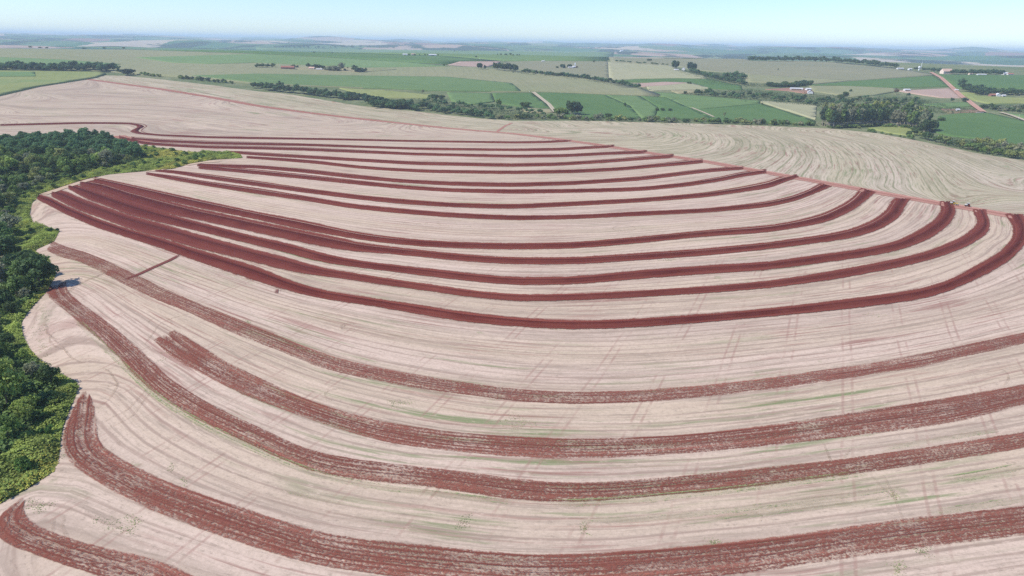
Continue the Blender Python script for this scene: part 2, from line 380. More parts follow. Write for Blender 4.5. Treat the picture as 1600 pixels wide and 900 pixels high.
def thing(name, label, cat, loc, rz=0.0, scale=1.0, group=None):
    o = bpy.data.objects.new(name, None); COL.objects.link(o); o.empty_display_size = 0.5
    o.location = loc; o.rotation_euler = (0, 0, rz); o.scale = (scale,)*3 if np.isscalar(scale) else scale
    return tag(o, label, cat, group)

def resample(P, step):
    P = np.asarray(P, float); d = np.r_[0, np.cumsum(np.hypot(*np.diff(P, axis=0).T))]
    n = max(2, int(round(d[-1]/step))+1); s = np.linspace(0, d[-1], n)
    return np.stack([np.interp(s, d, P[:, i]) for i in range(P.shape[1])], -1)
def gsmooth(P, sig):
    if sig <= 0.3 or len(P) < 5: return P
    h = int(min(3*sig+1, len(P)-1)); k = np.exp(-0.5*(np.arange(-h, h+1)/sig)**2); k /= k.sum()
    Q = np.empty_like(P)
    for i in range(P.shape[1]):
        c = P[:, i]
        ext = np.r_[2*c[0]-c[h:0:-1], c, 2*c[-1]-c[-2:-h-2:-1]]
        Q[:, i] = np.convolve(ext, k, 'valid')
    return Q
def inside(poly, X, Y):
    c = np.zeros(X.shape, bool); n = len(poly)
    for i in range(n):
        x1, y1 = poly[i]; x2, y2 = poly[(i+1) % n]
        if y1 == y2: continue
        c ^= ((y1 > Y) != (y2 > Y)) & (X < (x2-x1)*(Y-y1)/(y2-y1) + x1)
    return c
def densify_img(pts, closed=False, step=12):
    pts = np.array(pts, float)
    if closed: pts = np.vstack([pts, pts[:1]])
    out = []
    for a, b in zip(pts[:-1], pts[1:]):
        n = max(1, int(np.hypot(*(b-a))/step)); out.append(a + (b-a)*np.linspace(0, 1, n, endpoint=False)[:, None])
    if not closed: out.append(pts[-1:])
    return np.vstack(out)
def sheet(name, poly, spacing, zoff, mat, skirt=0.0, row=None, zfun=None):
    """a sheet draped over the terrain inside a ground polygon"""
    B = resample(np.vstack([poly, poly[:1]]), spacing)[:-1]
    x0, y0 = B.min(0); x1, y1 = B.max(0)
    gx, gy = np.meshgrid(np.arange(x0, x1, spacing), np.arange(y0, y1, spacing))
    gx = gx.ravel(); gy = gy.ravel(); m = inside(B, gx, gy); I = np.stack([gx[m], gy[m]], -1)
    if len(I):
        dm = np.full(len(I), 1e9)
        for b in B: dm = np.minimum(dm, (I[:, 0]-b[0])**2 + (I[:, 1]-b[1])**2)
        I = I[dm > (0.45*spacing)**2]
    A = np.vstack([B, I]); n = len(B)
    r = delaunay_2d_cdt([Vector(p) for p in A], [], [list(range(n))], 1, 1e-4, True)
    V2 = np.array([(v.x, v.y) for v in r[0]]); F = np.array([f for f in r[2] if len(f) == 3], np.int32)
    cc = V2[F].mean(1); F = F[inside(B, cc[:, 0], cc[:, 1])]
    z = H(V2[:, 0], V2[:, 1]) + zoff
    if zfun is not None: z = z + zfun(V2)
    V = np.column_stack([V2, z])
    if skirt:
        from collections import Counter
        ec = Counter(); od = {}
        for f in F:
            for a, b in ((f[0], f[1]), (f[1], f[2]), (f[2], f[0])):
                k = (min(a, b), max(a, b)); ec[k] += 1; od[k] = (a, b)
        bd = [od[k] for k, c in ec.items() if c == 1]
        ids = sorted({i for e in bd for i in e}); mp = {i: len(V)+j for j, i in enumerate(ids)}
        low = V[ids].copy(); low[:, 2] -= skirt; V = np.vstack([V, low])
        F = np.vstack([F] + [np.array([[b, a, mp[a]], [b, mp[a], mp[b]]], np.int32) for a, b in bd])
    at = None
    if row is not None: at = {'row': ('POINT', row(V[:, 0], V[:, 1]))}
    o = link(name, mesh_np(name, V, F, mat, smooth=not skirt, attrs=at))
    return tag(o, kind='structure')
def ribbon(name, A, B, mat, z0, prof=None, na=8, margin=1.25, sig=2.5, step=2.5):
    C = (A+B)/2
    d = np.r_[0, np.cumsum(np.hypot(*np.diff(C, axis=0).T))]
    n = max(4, int(d[-1]/step)); s = np.linspace(0, d[-1], n)
    A = np.stack([np.interp(s, d, A[:, i]) for i in (0, 1)], -1); B = np.stack([np.interp(s, d, B[:, i]) for i in (0, 1)], -1)
    A = gsmooth(A, sig); B = gsmooth(B, sig); C = (A+B)/2; D = (B-A)/2; hw = np.hypot(*D.T)
    nv = np.linspace(-margin, margin, na+1)
    X = C[:, None, :] + D[:, None, :]*nv[None, :, None]
    Z = H(X[..., 0], X[..., 1]) + z0
    if prof is not None: Z = Z + prof(nv)[None, :]*np.clip(np.minimum(s, s[-1]-s)/8, 0, 1)[:, None]
    V = np.dstack([X, Z]).reshape(-1, 3)
    i = np.arange(n-1)[:, None]*(na+1) + np.arange(na)[None, :]
    F = np.stack([i, i+na+1, i+na+2, i+1], -1).reshape(-1, 4)
    NV = np.broadcast_to(nv, (n, na+1)).ravel(); S = np.repeat(s, na+1)
    ED = np.minimum(S, s[-1]-S)
    uv = np.stack([S, (hw[:, None]*nv[None, :]).ravel()], -1)
    e1, e2 = V[F[0, 1]]-V[F[0, 0]], V[F[0, 3]]-V[F[0, 0]]
    if np.cross(e1, e2)[2] < 0: F = F[:, ::-1]
    o = link(name, mesh_np(name, V, F, mat, True, {'nv': ('POINT', NV), 'ed': ('POINT', ED)}, uv))
    return tag(o, kind='structure'), C
def path(name, img, width, mat, z0, sig=3, world=False, step=2.5, na=4):
    C = np.asarray(img, float) if world else P2(densify_img(img, step=8))
    C = gsmooth(resample(C, step), sig)
    T = np.gradient(C, axis=0); T /= np.hypot(*T.T)[:, None]; Nn = np.stack([-T[:, 1], T[:, 0]], -1)
    return ribbon(name, C+Nn*width/2, C-Nn*width/2, mat, z0, None, na, 1.35, 0, step)[0]

# ------------------------------------------------------------------ ground
def axis(lim_near, step, lim, grow=1.035):
    a = [0.0]; s = step
    while a[-1] < lim:
        if a[-1] > lim_near: s *= grow
        a.append(a[-1]+s)
    return np.array(a)
ap = axis(900, 12, 46000, 1.028); axx = np.r_[-ap[:0:-1], ap]
ayp = axis(1500, 12, 46000, 1.028); ayn = axis(200, 12, 3000, 1.1); ayy = np.r_[-ayn[:0:-1], ayp]
GX, GY = np.meshgrid(axx, ayy); nx, ny = len(axx), len(ayy)
V = np.column_stack([GX.ravel(), GY.ravel(), (H(GX, GY)-0.45).ravel()])
i = (np.arange(ny-1)[:, None]*nx + np.arange(nx-1)[None, :])
F = np.stack([i, i+1, i+nx+1, i+nx], -1).reshape(-1, 4)
ZLO, ZHI = float(V[:, 2].min()), float(V[:, 2].max()); print('terrain z', ZLO, ZHI)
tag(link('terrain', mesh_np('terrain', V, F, M_TERR, True)), kind='structure')

# ------------------------------------------------------------------ ploughed strips traced along the contour
def cols(*rows): return [((x, a), (x, b)) for x, a, b in rows]
T = {}
T[1] = [((0,193.8),(0,196.8)),((125,190.8),(125,193.8)),((175,190.8),(175,193.8)),((205,191.5),(203,194.5)),((224,193.5),(214,197)),((231,197),(214,199.5)),((224,201),(206,203)),((221,204.5),(203,206)),((228,207.5),(215,209.5))] + cols((250,209.8,212.5),(325,212.8,216),(400,214,217.5),(525,216.2,219.2),(650,219,222),(800,221,224.2),(850,220.3,223.8),(884,218.6,222))
T[2] = cols((205,213.5,218.5),(250,217,222),(325,220,225.5),(400,222,227),(475,224.3,228.2),(550,227,230.7),(650,230.5,234.2),(800,232.3,236.2),(875,231,235.5),(925,228,232.5),(950,226.3,231.3))
T[3] = cols((186,211,216.5),(225,219.5,226),(275,224.5,229.5),(325,226.8,232),(400,228.5,233.5),(475,230.5,235.5),(550,233.8,238.8),(650,238.8,243),(800,242,246.5),(875,241,246),(950,237.5,242),(1000,234.5,240.5))
T[4] = cols((354,235.8,238.8),(375,236.2,241),(400,237.5,243),(475,242.5,247.5),(550,247,252),(650,252.5,258),(800,255.5,261),(875,253.8,259.2),(962,248,253.5),(1012,243,249.5),(1042,240.8,247.6))
T[5] = cols((385,243.6,247.5),(450,247.5,252.5),(500,251.5,256.8),(550,258,262.5),(600,262,266.6),(675,265.5,270.5),(800,267,272.2),(900,265,270.5),(975,261,266.3),(1025,256,261.5),(1062,251.3,258.5),(1088,248.8,256))
T[6] = cols((308,255.5,260),(350,257,262),(400,258,263.2),(475,263.8,270),(550,272.3,278.8),(625,280,285.6),(700,283.8,290),(800,286,292.4),(900,283,289),(1000,276,282.5),(1050,270,276.2),(1100,263.8,270),(1150,260,266))
T[7] = cols((310,257.5,264),(350,260.5,267.5),(400,265,272.5),(475,272.5,280),(550,281,288),(625,289.2,295.2),(700,294.5,300.2),(800,296.2,303),(900,295.5,301.3),(1000,292.5,298.8),(1075,285,291.3),(1125,276.3,283.8),(1162,268,276),(1188,265.3,272.5))
T[8] = cols((240,264.8,268),(270,266,271),(325,272.3,280),(400,282.5,291),(475,293.8,301.2),(550,303.8,311),(625,311,318.8),(700,317,323.8),(800,319.5,327),(900,315,322),(1000,310,316.4),(1100,301.3,308.8),(1162,291.3,300)) + [((1200,283.5),(1203,294)),((1219,276),(1228,284)),((1238,274),(1242,279))]
T[9] = cols((228,269.5,273),(275,275,282.5),(325,283.8,291.2),(400,293.8,303.2),(475,306,313.8),(550,318.8,326.2),(625,326,333.8),(700,332.5,340),(800,337,344.6),(900,336.2,342.6),(1000,330.5,337.5),(1100,326.2,332.6),(1162,319.5,327.5),(1200,315,323.8)) + [((1237,306.5),(1241,315)),((1262,297.5),(1270,304)),((1277,288.5),(1294,294))]
T[10] = cols((146,276.5,284),(175,282,291),(250,298.5,310.5),(300,309.5,323),(400,331,343),(475,344.5,360),(525,356,368.5),(562,363.8,375),(600,368.8,380),(650,375,385),(725,378.8,388.8),(800,380.5,390.4),(900,378.8,388.8),(1000,370,380.2),(1100,360,370),(1200,352.5,363.6)) + [((1250,343.8),(1253,355)),((1287,333.5),(1294,347)),((1320,317.5),(1335,328)),((1334,307),(1352,314)),((1342,296.5),(1365,303))]
T[11] = cols((124,280,290),(160,284.5,301),(200,297,316),(250,310,332),(300,324,342),(400,345,364),(475,360.5,380),(525,370.5,390),(570,381,395.2),(600,384,396),(650,390,401.2),(725,398,408.8),(800,402.5,413.6),(900,402.5,413.6),(1000,395.5,407),(1100,388.8,400),(1200,378.8,390)) + [((1275,368.8),(1278,380)),((1325,359.5),(1330,373)),((1362,345),(1376,359)),((1383,330),(1405,340)),((1394,313),(1420,314))]
T[12] = cols((106,286,295),(137,293,312),(162,302,320.5),(200,314.5,335.5),(250,331,348),(300,344.5,359.5),(400,370,383.8),(450,380,396),(500,395,410),(550,406.3,417.5),(600,412.5,423),(650,417.5,430),(725,426,438.8),(800,433.8,446.2),(900,432.5,445),(1000,422.5,436),(1100,415,428.8),(1200,409.5,422.5)) + [((1275,398.8),(1278,412)),((1350,388.5),(1353,402)),((1400,377.5),(1406,391.5)),((1437,359),(1453,374)),((1462,342),(1484,351)),((1471,327),(1495,331)),((1467,318),(1488,318))]
T[13] = cols((80,295,307),(100,297.5,318),(125,309,330),(160,321.5,342),(200,335.5,357.5),(250,349,371),(300,363.5,386.5),(400,391,411),(450,402.5,424),(475,411,429),(500,418.8,431.4),(550,426.2,437.6),(600,435,446.2),(650,441.2,452.5),(725,452.5,463.8),(800,461.2,472),(900,459.5,470),(1000,454.5,464.6),(1100,448,459),(1200,439.5,451)) + [((1300,423.8),(1303,437.5)),((1400,405),(1404,418.5)),((1450,392.5),(1456,406)),((1500,372),(1509,387)),((1522,356),(1543,366)),((1528,345),(1548,350)),((1519,331),(1540,331))]
T[14] = cols((58,303,312),(80,309,323),(100,320,334),(150,341,356),(200,358,372),(250,371.5,388),(300,387.5,406),(400,416,440),(450,437.5,455),(500,453.8,467.5),(550,461.2,474),(600,468.8,481.4),(650,476.2,491.2),(725,487.5,503.8),(800,496.5,510.6),(875,501.2,515.4),(950,501.2,514.6),(1025,496.2,510),(1100,491.2,504.6),(1200,482.5,495.2)) + [((1300,470.5),(1303,486)),((1400,458),(1404,473.6)),((1450,449),(1455,465)),((1487,436),(1494,451)),((1525,415),(1540,430)),((1562,394),(1580,406)),((1582,372),(1604,380)),((1583,354),(1607,357)),((1571,338),(1600,339))]
N = {}
N[1] = cols((80,381,391),(100,387,399),(125,392.5,405.5),(162,408,423),(200,425,441),(250,444,462.5),(250.5,444,462.6),(300,463,482)) if False else [((82,377),(72,391)),((104,386),(94,402)),((131,393),(122,408)),((168,408),(158,425)),((205,426),(193,444)),((255,450),(243,468)),((305,472),(294,488)),((352,491),(343,511)),((405,512),(393,532)),((450,531),(440,549)),((500,551),(492,573))] + cols((550,566,587),(600,576.3,597),(650,586.3,607.5),(725,597.5,616.5),(800,608,626.5),(900,613.8,632.5),(1000,610,629),(1100,602.5,620.4),(1200,591,608.5),(1250,583.8,601.5),(1300,576,595),(1375,566,583),(1450,551,572),(1500,541,557.6),(1550,530,549),(1600,520,537),(1680,500,517),(1900,447,463),(2150,392,406))
N[2] = [((272,516),(240,531)),((290,526),(256,548)),((310,538),(278,565)),((350,564),(325,589)),((400,588),(385,620)),((450,612),(438,638)),((500,632),(490,658)),((550,647.5),(543,674))] + cols((600,659.5,692),(650,667.5,699),(700,675.5,704),(800,682.5,714),(875,686.3,717.2),(950,686.3,715.2),(1025,682.5,712.6),(1100,677.5,706.4),(1200,665,696.4),(1300,650,685.4),(1400,635,673),(1500,618.8,658.8),(1600,601,631.6),(1690,584,606),(1900,545,566),(2150,500,518))
N[3] = [((103,440),(70,450)),((105,455),(78,468)),((124,472),(105,487)),((150,489),(130,511)),((180,513),(158,533)),((212,541),(188,562)),((240,565),(212,590)),((262,591),(240,613)),((300,615),(275,637)),((320,628),(300,652)),((362,649),(340,672)),((405,668),(388,694)),((455,693),(440,718)),((505,711),(494,742))] + cols((550,717.5,749),(600,724,754.6),(650,729,759),(700,734,764.6),(800,748,782),(875,755.5,785.4),(950,754,783),(1025,747.5,774.5),(1100,741,769.5),(1200,730.5,757.8),(1300,720,745.5),(1400,706,731.6),(1500,691.2,716.4),(1600,675,700.4),(1690,658,682),(1900,620,642),(2150,576,595))
N[4] = [((137,611),(129,612)),((146,626),(119,628)),((150,645),(110,648)),((151,660),(102,668)),((150,675),(96,680)),((152,690),(95,700)),((162,704),(101,718)),((192,720),(118,732)),((222,735),(150,752)),((250,749),(190,776)),((290,765),(240,798)),((340,780),(300,822)),((400,801),(370,847)),((455,819),(435,866)),((505,835),(492,886))] + cols((550,841,892),(600,847,899),(700,855,911),(800,868,919),(900,867.5,920),(1000,860,913),(1100,852.5,904),(1200,841.3,891.6),(1300,827.5,875.4),(1400,812.5,861.4),(1500,802.5,847.6),(1600,791.2,836.4),(1700,777,822),(1900,744,784),(2150,702,738))
N[5] = [((42,774),(36,776)),((33,788),(2,796)),((28,797),(-30,815)),((38,812),(-18,844)),((75,830),(28,856)),((120,847),(75,876)),((160,856),(120,888)),((200,865),(155,900)),((250,875),(200,918)),((275,886),(240,940)),((300,903),(270,960)),((430,945),(420,1000)),((700,990),(700,1050)),((1100,985),(1100,1045)),((1500,945),(1500,1000)),((1900,880),(1900,930))]
def prof_T(nv): return 0.9*np.exp(-((nv-0.10)/0.30)**2) - 0.25*np.exp(-((nv+0.55)/0.25)**2)
def prof_N(nv): return 0.10*np.exp(-(nv/0.5)**2)
strip_lines = []
def build_strip(pairs, mat, z0, prof, sig, na, margin):
    A = densify_img([p[0] for p in pairs], step=1e9); B = densify_img([p[1] for p in pairs], step=1e9)
    tA, tB = [], []
    for k in range(len(A)-1):
        n = max(1, int(np.hypot(*(A[k+1]-A[k]))/10))
        f = np.linspace(0, 1, n, endpoint=False)[:, None]
        tA.append(A[k]+(A[k+1]-A[k])*f); tB.append(B[k]+(B[k+1]-B[k])*f)
    tA = np.vstack(tA+[A[-1:]]); tB = np.vstack(tB+[B[-1:]])
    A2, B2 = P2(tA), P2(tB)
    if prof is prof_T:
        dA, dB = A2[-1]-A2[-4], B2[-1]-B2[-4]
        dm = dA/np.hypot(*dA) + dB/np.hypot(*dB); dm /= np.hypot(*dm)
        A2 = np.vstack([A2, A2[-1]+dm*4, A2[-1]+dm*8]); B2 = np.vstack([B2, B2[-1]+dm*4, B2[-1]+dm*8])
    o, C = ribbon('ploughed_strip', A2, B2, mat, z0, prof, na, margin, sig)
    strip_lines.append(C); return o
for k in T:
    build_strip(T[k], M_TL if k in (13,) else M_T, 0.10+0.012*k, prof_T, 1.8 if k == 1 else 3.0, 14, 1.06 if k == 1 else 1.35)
for k in N:
    build_strip(N[k], M_N1 if k == 1 else M_N, 0.10+0.01*k, prof_N, 2.2, 8, 1.2)

# ------------------------------------------------------------------ row levels (old drill rows follow the contour)
def level_field(lines, x0, x1, y0, y1, step=5.0):
    phi = None
    for st, it in ((40, 500), (20, 300), (10, 300), (step, 300)):
        nx_, ny_ = int((x1-x0)/st)+1, int((y1-y0)/st)+1
        S = np.zeros((ny_, nx_)); Wt = np.zeros((ny_, nx_))
        for L, v in lines:
            D = resample(L, st*0.5)
            ix = np.round((D[:, 0]-x0)/st).astype(int); iy = np.round((D[:, 1]-y0)/st).astype(int)
            ok = (ix >= 0) & (ix < nx_) & (iy >= 0) & (iy < ny_)
            np.add.at(S, (iy[ok], ix[ok]), v); np.add.at(Wt, (iy[ok], ix[ok]), 1)
        con = Wt > 0; val = np.where(con, S/np.maximum(Wt, 1), 0)
        if phi is None: phi = np.full((ny_, nx_), np.mean(val[con]))
        else:
            yi = np.linspace(0, phi.shape[0]-1, ny_); xi = np.linspace(0, phi.shape[1]-1, nx_)
            tmp = np.stack([np.interp(xi, np.arange(phi.shape[1]), r) for r in phi])
            phi = np.stack([np.interp(yi, np.arange(tmp.shape[0]), c) for c in tmp.T], -1)
        for _ in range(it):
            p = np.pad(phi, 1, mode='reflect', reflect_type='odd')
            q = 0.25*(p[:-2, 1:-1]+p[2:, 1:-1]+p[1:-1, :-2]+p[1:-1, 2:])
            phi = np.where(con, val, q)
    for _ in range(6):
        p = np.pad(phi, 1, mode='edge'); phi = (p[:-2, 1:-1]+p[2:, 1:-1]+p[1:-1, :-2]+p[1:-1, 2:]+2*phi)/6
    def f(X, Y):
        u = np.clip((np.asarray(X)-x0)/step, 0, phi.shape[1]-1.001); v = np.clip((np.asarray(Y)-y0)/step, 0, phi.shape[0]-1.001)
        a, b = u.astype(int), v.astype(int); fu, fv = u-a, v-b
        return (phi[b, a]*(1-fu)+phi[b, a+1]*fu)*(1-fv) + (phi[b+1, a]*(1-fu)+phi[b+1, a+1]*fu)*fv
    return f
def lev(C, xref=None):
    """level = ground distance of the line where it crosses the middle of the field"""
    az = C[:, 0]/C[:, 1]; k = np.argmin(np.abs(az-0.0)); return -C[k, 1]
lines = [(C, lev(C)) for C in strip_lines[:-1]]
lv5 = lines[-1][1]
lines.append((strip_lines[-1], lv5+24.0))
for pts in ([(0,178),(100,176),(200,175),(350,183),(500,200),(640,212),(760,216),(830,217)], [(0,160),(150,156),(300,163),(400,178),(520,192)], [(60,143),(200,142),(280,150)], [(165,124),(230,132)]):
    C = P2(densify_img(pts)); k = np.argmax(C[:, 0]); lines.append((C, -C[k, 1] if len(pts) > 5 else None))
vR1 = lines[-4][1]; lines[-3] = (lines[-3][0], vR1-95); lines[-2] = (lines[-2][0], vR1-190); lines[-1] = (lines[-1][0], vR1-330)
for dy, dv in ((1180, 50), (1400, 72)):
    C = P2([(x, dy + (x-850)**2*-0.00017) for x in range(200, 2300, 100)]); lines.append((C, lv5+dv))
ROW1 = level_field(lines, -900, 1000, 40, 1700)
U = [[(860,203),(940,199),(978,204),(985,209),(960,214),(900,212)], [(880,199),(1000,197),(1050,204),(1062,213),(1040,222),(990,226),(960,224)],
     [(950,196),(1060,198),(1105,208),(1112,220),(1095,233),(1060,240)], [(1050,197),(1150,205),(1180,220),(1185,235),(1160,250),(1140,252)],
     [(1100,197),(1200,205),(1245,225),(1255,245),(1240,265),(1230,272)], [(1200,203),(1280,218),(1310,240),(1320,265),(1310,285)],
     [(1250,203),(1340,222),(1380,250),(1390,275),(1380,297)], [(1330,205),(1420,230),(1470,265),(1500,300),(1500,320)],
     [(1400,215),(1500,250),(1600,300)], [(1480,230),(1600,270)]]
UV_ = [0, 26, 52, 80, 108, 135, 165, 200, 235, 262]
ulines = [(P2(densify_img(u)), v*1.15) for u, v in zip(U, UV_)]
for pts, v in (([(200,124),(300,133),(420,152),(560,176),(680,193),(800,202)], -40), ([(200,119),(320,135),(430,146),(560,168),(700,186),(800,196)], -15), ([(165,120),(300,141),(400,160),(560,183),(700,199)], -70)):
    ulines.append((P2(densify_img(pts)), v))
ROW2 = level_field(ulines, -900, 1300, 350, 1900)

# ------------------------------------------------------------------ the stubble fields
ROAD = [(165,118),(138,124),(190,131),(250,139),(330,152),(400,165),(480,176),(560,185.5),(640,194),(700,200.5),(760,205.5),(800,208.5),(860,216),(940,227),(1000,237),(1060,246),(1100,252),(1200,270),(1300,288),(1400,306),(1500,323.5),(1600,341),(1720,362),(2200,446)]
ROADF = ROAD[1:]
WEDGE = [(0,211),(60,214),(140,213),(178,212),(186,217),(196,224),(225,229),(300,238),(345,237),(375,240.5),(379,247),(330,250),(300,255.5),(270,264),(170,272.5),(130,281),(62,304),(50,318),(46,335),(52,349),(70,353),(93,361),(84,378),(52,392),(76,404),(88,428),(74,455),(50,480),(33,503),(36,525),(46,545),(60,560),(80,577),(118,596),(124,606),(110,638),(96,674),(92,722),(84,737),(42,765),(2,786),(-70,822)]
f1 = ROADF + [(2500,700),(2400,1200),(1500,1650),(600,1650),(-400,1450),(-450,1000)] + WEDGE[::-1] + [(-120,214),(-140,172),(-40,158),(0,150.5),(60,136)]
fe = []
for p in f1: fe.append(p)
F1 = P2(densify_img(f1, True, 14))
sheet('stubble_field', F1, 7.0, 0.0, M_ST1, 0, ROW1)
f2 = ROADF + [(2200,320),(1720,268),(1600,251),(1530,240),(1430,219),(1370,208),(1300,201),(1270,199.5),(1100,193.5),(1000,191),(900,188.5),(800,189),(740,184),(700,180),(650,174),(560,165),(450,147),(400,142.5),(330,133),(260,125),(195,118.5),(165,118)]
F2 = P2(densify_img(f2, True, 10))
sheet('stubble_field', F2, 7.0, 0.02, M_ST2, 0, ROW2)
path('dirt_road', ROADF, 14.0, M_ROAD, 0.16, 4)
path('dirt_road', [(776,206.5),(783,201),(790,196.5),(800,192)], 4.0, M_ROAD, 0.14, 2)
# red soil pushed out where the strips meet the road
path('dirt_road', [(184,212),(196,216),(214,218.5),(240,221)], 14, M_ROAD, 0.13, 2)
path('farm_track', [(281,398),(270,405),(240,418),(215,430),(193,438)], 2.6, M_BAR, 0.2, 1)
path('farm_track', [(434,452),(433,459)], 2.5, M_BAR, 0.2, 0)
path('farm_track', [(176,422),(140,436),(112,450),(103,462)], 2.0, M_FAINT, 0.14, 1)
for t in ([(228,268.5),(250,266),(262,263.5)], [(290,259),(302,256.5),(318,253.5),(345,252.5)], [(66,305),(90,297),(128,284.5),(152,278.5)]):
    path('sandy_margin', t, 6.5, M_SAND, 0.3, 2)
# weed lines and faint wheel marks
for t, w in (([(120,500),(160,540),(200,578),(245,622),(300,655),(360,686),(420,712),(500,746),(600,764),(700,773),(800,786)], 2.2), ([(860,787),(950,785),(1040,776),(1130,768),(1200,759),(1290,748),(1350,740)], 2.6),
             ([(905,812),(960,815),(1020,813),(1080,804),(1200,791),(1300,778),(1400,762),(1410,760)], 1.8), ([(1115,812),(1170,800),(1260,790),(1330,783)], 1.5), ([(1200,802),(1300,792),(1395,775)], 1.3), ([(1480,750),(1530,742),(1600,728)], 2.6), ([(1450,802),(1530,792),(1600,780)], 2.0), ([(440,765),(480,780),(540,787)], 1.6), ([(1380,702),(1440,692),(1560,672)], 1.8)):
    path('weed_line', t, w, M_GRASSLINE, 0.15, 3)
def loop(cx, cy_, rx, ry, a0, a1):
    return [(cx+rx*math.cos(math.radians(a)), cy_+ry*math.sin(math.radians(a))) for a in np.linspace(a0, a1, 14)]
for t in (loop(544,511,12,7,20,330), loop(543,511,8,4.5,0,300), loop(530,617,24,10,100,300), loop(100,517,28,14,90,330), loop(115,530,38,18,100,280), [(70,505),(76,522),(92,538),(120,537),(145,527)], [(96,540),(112,560),(130,568),(150,560)],
          loop(815,661,18,9,90,300), loop(815,661,11,5.5,60,320), [(150,640),(170,625),(185,600),(170,580),(160,575)], [(1380,742),(1395,770),(1410,810),(1425,850)], [(1360,742),(1382,765),(1398,780)], loop(975,357,18,5,0,350), loop(1560,590,16,14,270,420),
          [(85,808),(82,830),(86,842)], [(100,806),(97,825),(108,843)], [(1180,800),(1195,806),(1185,818)], [(1285,690),(1292,705),(1300,725)], [(1330,700),(1318,716)],
          loop(250,505,18,10,180,380), [(225,540),(250,505),(275,495),(300,490)], [(155,600),(175,605),(190,598)], [(160,660),(200,640),(232,605)], [(165,672),(205,652),(236,612)]):
    path('wheel_mark', t, 0.7, M_FAINT, 0.10, 0.6, step=1.5)

